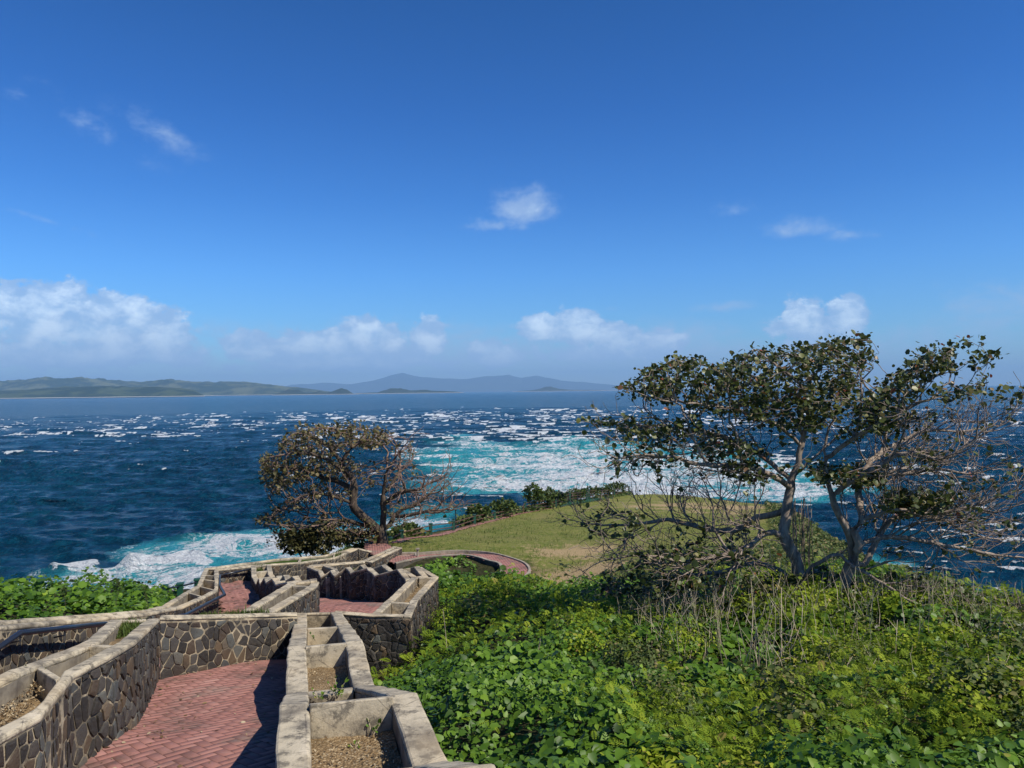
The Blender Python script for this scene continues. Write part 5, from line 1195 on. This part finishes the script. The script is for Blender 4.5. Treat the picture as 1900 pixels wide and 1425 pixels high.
SH = [(905, 958, 48.5, .9, .9, 'rounded dark shrub by the fence, first beyond the long rail'), (948, 950, 53, 1.0, 1.1, 'wide dark shrub sprawling over the fence rail'), (1002, 941, 59.5, 2.0, 1.0, 'tallest spiky shrub at the fence'), (1024, 938, 62.5, 1.6, 1.0, 'bushy shrub just right of the tallest shrub at the fence'), (1045, 936, 65, 1.2, .9, 'brownish shrub between two green fence posts'),
      (1078, 928, 72, 1.2, 1.1, 'low shrub beside the paired green posts'), (1103, 923, 77, 1.2, 1.2, 'low grey green shrub right of the paired green posts'), (1128, 919, 82, 1.1, 1.2, 'small shrub near the far end of the fence'), (1152, 914, 88, 1.4, 1.5, 'shrub at the very end of the lawn'), (668, 1014, 33.5, .9, .8, 'dry olive bush left of the leaning trunk'), (775, 992, 38, .7, .8, 'low bush behind the near fence post by the path bend'), (760, 998, 36.5, .6, .7, 'small green bush hard by the leaning tree fence')]
hp = []
for sd, (pa, da, pb, db, n) in enumerate([((700, 1012), 33.5, (800, 990), 38.5, 1500), ((880, 968), 46, (975, 950), 57.5, 1800), ((975, 950), 57.5, (1060, 935), 68, 2600), ((1060, 935), 68, (1175, 916), 92, 3200)]):
    A_ = W(*pa, d=da); B_ = W(*pb, d=db); rr = np.random.default_rng(700 + sd); t = rr.random(n); q = np.array(A_[:])[None] * (1 - t)[:, None] + np.array(B_[:])[None] * t[:, None]
    hh = .55 + .45 * fbm(t * 9 + sd * 7, t * 0, 33, 3); q[:, 0] += rr.normal(-.7, .35, n); q[:, 2] += -.35 + rr.random(n) ** .6 * hh * .9
    hp.append(leaves(q, rr.normal(0, .6, (n, 3)) + np.array([0, -.3, .8]), (.13 + da / 900) * rr.lognormal(0, .25, n), rr.uniform(0, 6.28, n), np.clip(rr.normal(.42, .25, n), 0, 1), ROUND6))
o = leafobj('hedge', hp, LEAF_S); tag(o, kind='stuff', label='low continuous scrubby hedge growing through the cliff fence', cat='hedge')
for k, (px, py, d, h, rad, lab) in enumerate(SH):
    w = W(px, py, d=d); small_tree('shrub', lab, 'shrub', 'shrubs along the cliff fence', (w.x - .5, w.y, w.z - .15), h, rad, 160, .14 if d > 45 else .1, LEAF_S, BARK_D, 500 + k, (0, 0), 900, tint=(.35, .2))
for (px, py, d, h, rad, nl, lab) in [(1830, 1150, 12.2, 1.0, 1.0, 0, 'bare branching shrub against the sea at the lower right'), (1700, 1125, 13.5, .75, .6, 40, 'small bare twiggy shrub between the right tree and the sea'), (1280, 1090, 17, .8, 1.4, 260, 'tangled half bare bush under the left boughs of the right tree')]:
    w = W(px, py, d=d); small_tree('bare_shrub', lab, 'shrub', 'bare shrubs around the right tree', (w.x, w.y, gz(w.x, w.y)), h, rad, 130, .08, LEAF_A, BARK_T, int(px), (.1, 0), nl)
# dark leafy scrub under the right tree
XX, YY, r = scatter([(3.5, 12.2), (5.5, 10.5), (9.5, 10.2), (10, 12.5), (9.8, 15), (8.5, 15.5), (6, 14.8), (4, 15)], 330, 401)
Z = ground(XX, YY)[0] + mound(XX, YY) + .12 + .22 * fbm(XX * .8, YY * .8, 91, 3) - r.exponential(.12, len(XX))
o = leafobj('scrub', [leaves(np.stack([XX, YY, Z], -1), np.stack([r.normal(0, .6, len(XX)), r.normal(-.1, .6, len(XX)), np.ones(len(XX))], -1), .10 * r.lognormal(0, .25, len(XX)), r.uniform(0, 6.28, len(XX)), np.clip(r.normal(.35, .22, len(XX)), 0, 1), ROUND6)], LEAF_A)
tag(o, kind='stuff', label='dark leathery sea almond seedlings crowded at the foot of the right tree', cat='scrub')

# ------------------------------------------------------------------ dry stalks
def stalk(px0, py0, px1, py1, d, r, lab, forks=2):
    a = W(px0, py0, d=d); b = W(px1, py1, d=d + random.uniform(-.25, .25)); root = MB(); m = a.lerp(b, .5) + Vector((random.gauss(0, .03), random.gauss(0, .03), 0)); root.tube([a + Vector((0, 0, -.25)), a, m, b], [r * 1.2, r, r * .75, r * .3], 5)
    for k in range(forks):
        t = random.uniform(.35, .85); p = a.lerp(b, t); L = (b - a).length * random.uniform(.15, .3); s = random.choice((-1, 1)); root.tube([p, p + Vector((s * L * .35, random.uniform(-.1, .1), L * .5)), p + Vector((s * L * .55, random.uniform(-.1, .1), L * 1.0))], [r * .55, r * .4, r * .2], 4)
    o = root.build('dry_stalk', DRY, None, smooth=True); tag(o, lab, 'dry stalk', 'bleached dry stalks standing in the scrub')
random.seed(4)
for q in [(1232, 1205, 1228, 1062, 12.5, .007, 'tall white dry stalk with side twigs left of the right tree', 4), (1395, 1190, 1393, 1070, 11, .008, 'upright pale stalk directly below the left boughs of the right tree', 1), (1407, 1280, 1396, 1120, 9.5, .009, 'thick pale stalk below the right tree trunk, longest of the close pair', 2), (1448, 1310, 1450, 1090, 9.5, .010, 'tallest bleached stalk in front of the right tree trunk', 3),
          (1492, 1230, 1490, 1105, 10.5, .007, 'slender pale stalk right in front of the leaning right trunk', 1), (1653, 1275, 1665, 1150, 9, .009, 'lone white stalk in the dark hollow of the scrub', 1), (1750, 1300, 1755, 1185, 9, .007, 'pale stalk on the right with small green tip near the sea', 2), (1560, 1420, 1545, 1300, 6.2, .006, 'curved dry stem rising from the bottom of the ferny scrub', 1), (1690, 1150, 1695, 1020, 13, .006, 'thin dark upright stem against the sea', 0),
          (1200, 1330, 1168, 1250, 7.5, .005, 'fine dry stem leaning left in the middle of the scrub', 1), (830, 1215, 822, 1130, 13, .006, 'thin dry stem beside the right corner planter', 0), (1240, 1290, 1215, 1225, 8.5, .006, 'short leaning dry stem in the ferny scrub', 1), (1440, 1400, 1437, 1350, 6.4, .016, 'short pale dead stump in the bottom scrub', 0), (1345, 1150, 1372, 1085, 12, .006, 'bent dry stalk leaning right under the boughs', 1), (1000, 1200, 1002, 1185, 10, .012, 'small white peg showing in the creeper', 0)]:
    stalk(*q[:5], q[5], q[6], q[7])

# countless thin dry stems tangled through the scrub
def tangle():
    rr = np.random.default_rng(909); mb = MB()
    X, Y, r = scatter([(2.2, 9.5), (4, 7), (8.5, 7), (9.6, 11), (9.6, 14.5), (3.0, 15.5), (1.5, 13)], 15, 911)
    for x, y in zip(X, Y):
        z = gz(x, y) + .1; L = rr.uniform(.3, .95) * (1.0 if y > 9 else .6); a = rr.uniform(0, 6.28); tl = abs(rr.normal(0, .35)); p = Vector((x, y, z)); q = p + Vector((math.cos(a) * tl * L, math.sin(a) * tl * L, L)); m = p.lerp(q, .55) + Vector((rr.normal(0, .04), rr.normal(0, .04), 0)); R0 = rr.uniform(.0035, .006)
        mb.tube([p, m, q], [R0, R0 * .8, R0 * .4], 3)
        for _ in range(rr.integers(0, 3)):
            c = p.lerp(q, rr.uniform(.3, .8)); mb.tube([c, c + Vector((rr.normal(0, .12), rr.normal(0, .12), L * rr.uniform(.15, .35)))], [R0 * .6, R0 * .3], 3)
    o = mb.build('dry_stems', DRY, None); tag(o, kind='stuff', label='fine dry stems tangled through the scrub below the right tree', cat='scrub')
tangle()
# small plants inside the planters
def weed(px, py, z, n, size, lab, mat=LEAF_V, cat='weed'):
    rr = np.random.default_rng(int(px * 7 + py)); w = W(px, py, z=z); root = empty('weed', w, lab, cat, 'weeds growing in the planters'); st = MB(); P = []; A = []
    for k in range(max(3, n // 6)):
        a = rr.uniform(0, 6.28); t = w + Vector((math.cos(a) * size * 1.2, math.sin(a) * size * 1.2, size * rr.uniform(1.2, 2.6))); st.tube([w, w.lerp(t, .5) + Vector((0, 0, size * .3)), t], [.004, .003, .002], 4)
        for j in range(6): q = w.lerp(t, rr.uniform(.3, 1)); P.append(q[:]); A.append((t - w)[:])
    P = np.array(P); A = np.array(A) / size * .3 + rr.normal(0, .6, P.shape); st.build('stems', DRY, root)
    leafobj('foliage', [leaves(P, rr.normal(0, .4, P.shape) + np.array([0, 0, 1]), size * .55 * rr.lognormal(0, .2, len(P)), None, np.clip(rr.normal(.6, .2, len(P)), 0, 1), LEAF6, axis=A)], mat, root)
weed(625, 1297, -2.95, 30, .07, 'yellow green leafy weed in the soil box at the bend of the middle planter')
weed(592, 1300, -2.95, 18, .05, 'small grey green weed just left of the leafy weed in the middle planter')
weed(690, 1365, -2.45, 12, .05, 'small weed in the corner of the nearest soil box')
weed(660, 1400, -2.5, 18, .04, 'tiny low weed in the middle of the nearest soil box')
weed(585, 1190, -3.3, 12, .05, 'little yellowish plant in the upper box of the middle planter')
weed(65, 1270, -2.45, 24, .06, 'wiry dead weed in the lower left planter', GRASS)
def grass_patch(poly_px, z, n, L, lab, seed):
    rr = np.random.default_rng(seed); P = [W(px, py, z=z) for px, py in polysample(poly_px, n, rr)]; X = np.array([p.x for p in P]); Y = np.array([p.y for p in P]); V, Fc, t = blades(X, Y, rr, L * rr.lognormal(0, .3, n), np.clip(rr.normal(.35, .2, n), 0, 1), .5)
    zz = np.repeat(np.array([p.z for p in P]) - ground(X, Y)[0], 6); V[:, 2] += zz; o = leafobj('grass', [(V, Fc, t)], GRASS); tag(o, kind='stuff', label=lab, cat='grass')
grass_patch([(196, 1190), (222, 1156), (272, 1156), (256, 1178), (225, 1194)], -2.95, 2600, .07, 'green grass filling the end box of the lower left planter', 1)
grass_patch([(372, 1141), (470, 1135), (500, 1134), (500, 1137), (372, 1145)], -3.45, 900, .06, 'grass strip behind the low front wall', 2)
grass_patch([(473, 1063), (490, 1062), (488, 1050), (472, 1051)], -5.8, 500, .09, 'grass in the small box of the left stepped planter', 3)
grass_patch([(607, 1034), (625, 1032), (655, 1018), (645, 1017), (620, 1027)], -6.2, 900, .1, 'grass on the far planter below the leaning tree', 4)
grass_patch([(653, 1058), (668, 1054), (676, 1057), (655, 1061)], -5.35, 300, .08, 'tuft of grass between the saw teeth of the shaded planter', 6)
# loose stones and litter on the planter soil (one surface of uncountable bits)
def litter():
    parts = []
    for (poly, z, n, s, sd) in [([(577, 1425), (577, 1375), (712, 1368), (745, 1425)], -2.44, 420, .02, 1), ([(567, 1240), (620, 1235), (648, 1278), (567, 1287)], -3.2, 220, .02, 2), ([(0, 1352), (0, 1310), (75, 1262), (88, 1285), (10, 1352)], -2.47, 600, .026, 3), ([(740, 1112), (775, 1080), (790, 1080), (765, 1112)], -4.82, 400, .03, 4)]:
        rr = np.random.default_rng(sd); P = np.array([W(px, py, z=z)[:] for px, py in polysample(poly, n, rr)]); P[:, 2] += .02 + rr.uniform(0, .025, n)
        parts.append(leaves(P, rr.normal(0, .5, (n, 3)) + np.array([0, 0, 1]), s * .55 * np.clip(rr.lognormal(0, .5, n), .3, 2), rr.uniform(0, 6.28, n), rr.random(n), LEAF6))
    o = leafobj('leaf_litter', parts, mat_leaf('dead leaf', [(0, (.10, .06, .03)), (.5, (.24, .16, .08)), (1, (.5, .42, .28))], .8, .1, .1)); tag(o, kind='stuff', label='dry leaves and crumbs of stone strewn over the planter soil', cat='leaf litter')
    rr = np.random.default_rng(66); P = []
    while len(P) < 520:
        x, y = rr.uniform(-5, -1.5), rr.uniform(3.5, 13); 
        if not inpoly(np.array([x]), np.array([y]), poly1)[0]: continue
        dd = dist_poly(np.array([x]), np.array([y]), poly1)[0][0]
        if rr.random() < math.exp(-max(dd - .25, 0) * 3.2) + .04: P.append((x, y, float(zA(np.array([x]), np.array([y]))[0]) + .012))
    P = np.array(P); o = leafobj('leaf_litter', [leaves(P, rr.normal(0, .25, (len(P), 3)) + np.array([0, 0, 1]), .028 * np.clip(rr.lognormal(0, .5, len(P)), .3, 2), rr.uniform(0, 6.28, len(P)), rr.random(len(P)), LEAF6)], bpy.data.materials['dead leaf']); tag(o, kind='stuff', label='dead leaves gathered along the edges of the red path', cat='leaf litter')
litter()

# ------------------------------------------------------------------ fences
def fence(label, posts, h, group='green fences along the cliff', plinth=.32, rails=(.55, .75, .95), railmat=BROWNR, d_=None, pw=.16):
    """posts: list of world points of post tops"""
    root = empty('fence', posts[0] - Vector((0, 0, h)), label, 'fence', group)
    for i, p in enumerate(posts):
        mb = MB(); mb.box((p.x, p.y, p.z - h / 2), (pw, pw, h), .3); mb.box((p.x, p.y, p.z + .03), (pw * 1.25, pw * 1.25, .06), .3); mb.build('post', GREENP, root, bevel=.01)
    for a, b in zip(posts[:-1], posts[1:]):
        for f in rails:
            mb = MB(); A = a + Vector((0, 0, -h + f * h)); B = b + Vector((0, 0, -h + f * h)); mb.tube([A, B], .028, 6); mb.build('rail', railmat, root)
        mb = MB(); dv = (b - a); n = Vector((dv.y, -dv.x, 0)).normalized() * .06; A, B = a, b
        rings = [[q - n + Vector((0, 0, -h + plinth)), q + n + Vector((0, 0, -h + plinth)), q + n + Vector((0, 0, -h - .5)), q - n + Vector((0, 0, -h - .5))] for q in (A, B)]; mb.loft(rings); mb.build('plinth', GREENP, root)
fence('green fence with brown rails along the cliff beside the lawn path', [W(724, 999, d=34.5), W(745, 986, d=35.5), W(799, 973, d=38.5), W(841, 968, d=42), W(880, 956, d=46), W(917, 950, d=50), W(966, 943, d=57), W(974, 932, d=58), W(1031, 925, d=64), W(1057, 915, d=68), W(1088, 912, d=73), W(1092, 910, d=73.8), W(1139.5, 908, d=84), W(1167, 903, d=91)], 1.15)
fence('short green fence beyond the outer planter at the far left', [W(262, 1098, d=20.5), W(305, 1089, d=21.5), W(334, 1085, d=22.5), W(366, 1077, d=23.8), W(388, 1070, d=25)], 1.0, rails=(.6, .95), railmat=RAIL, plinth=.3)
a = W(845.5, 947, d=42.6); mb = MB(); mb.tube([a + Vector((0, 0, -1.9)), a], [.035, .028], 8); mb.box((a.x, a.y, a.z + .02), (.1, .1, .05))
tag(mb.build('thin_pole', mat_plain('dark pole paint', (.02, .03, .03))), 'thin dark pole rising above the cliff fence behind the lawn path', 'pole')
# silhouette plant on the left cliff
for (px, py, d, lab, s) in [(214, 1098, 13.5, 'small forked succulent silhouetted against the surf at the left', .3), (272, 1102, 13.8, 'spindly leafy sprig standing above the left creeper', .32), (120, 1098, 13.3, 'wilted dark sprig at the top of the left creeper', .22)]:
    w = W(px, py, d=d); small_tree('sprig', lab, 'plant', 'sprigs above the left creeper', (w.x, w.y, w.z - .15), s + .12, s * .5, 24, .05, LEAF_S, BARK_D, int(px), (0, 0), 26, tint=(.2, .1))

# ------------------------------------------------------------------ haze
mb = MB(); mb.box((0, 33000, 900 - 4), (150000, 78000, 1800)); hz = mb.build('haze', [])
hm = bpy.data.materials.new('sea haze'); hm.use_nodes = True; hn = hm.node_tree; hn.nodes.clear()
vo = hn.nodes.new('ShaderNodeVolumePrincipled'); vo.inputs['Color'].default_value = (.38, .66, 1, 1); vo.inputs['Density'].default_value = 2.6e-5; vo.inputs['Anisotropy'].default_value = .0
oo = hn.nodes.new('ShaderNodeOutputMaterial'); hn.links.new(vo.outputs[0], oo.inputs['Volume']); hz.data.materials.append(hm); tag(hz, kind='stuff', label='thin blue sea haze over the water and far hills', cat='haze')
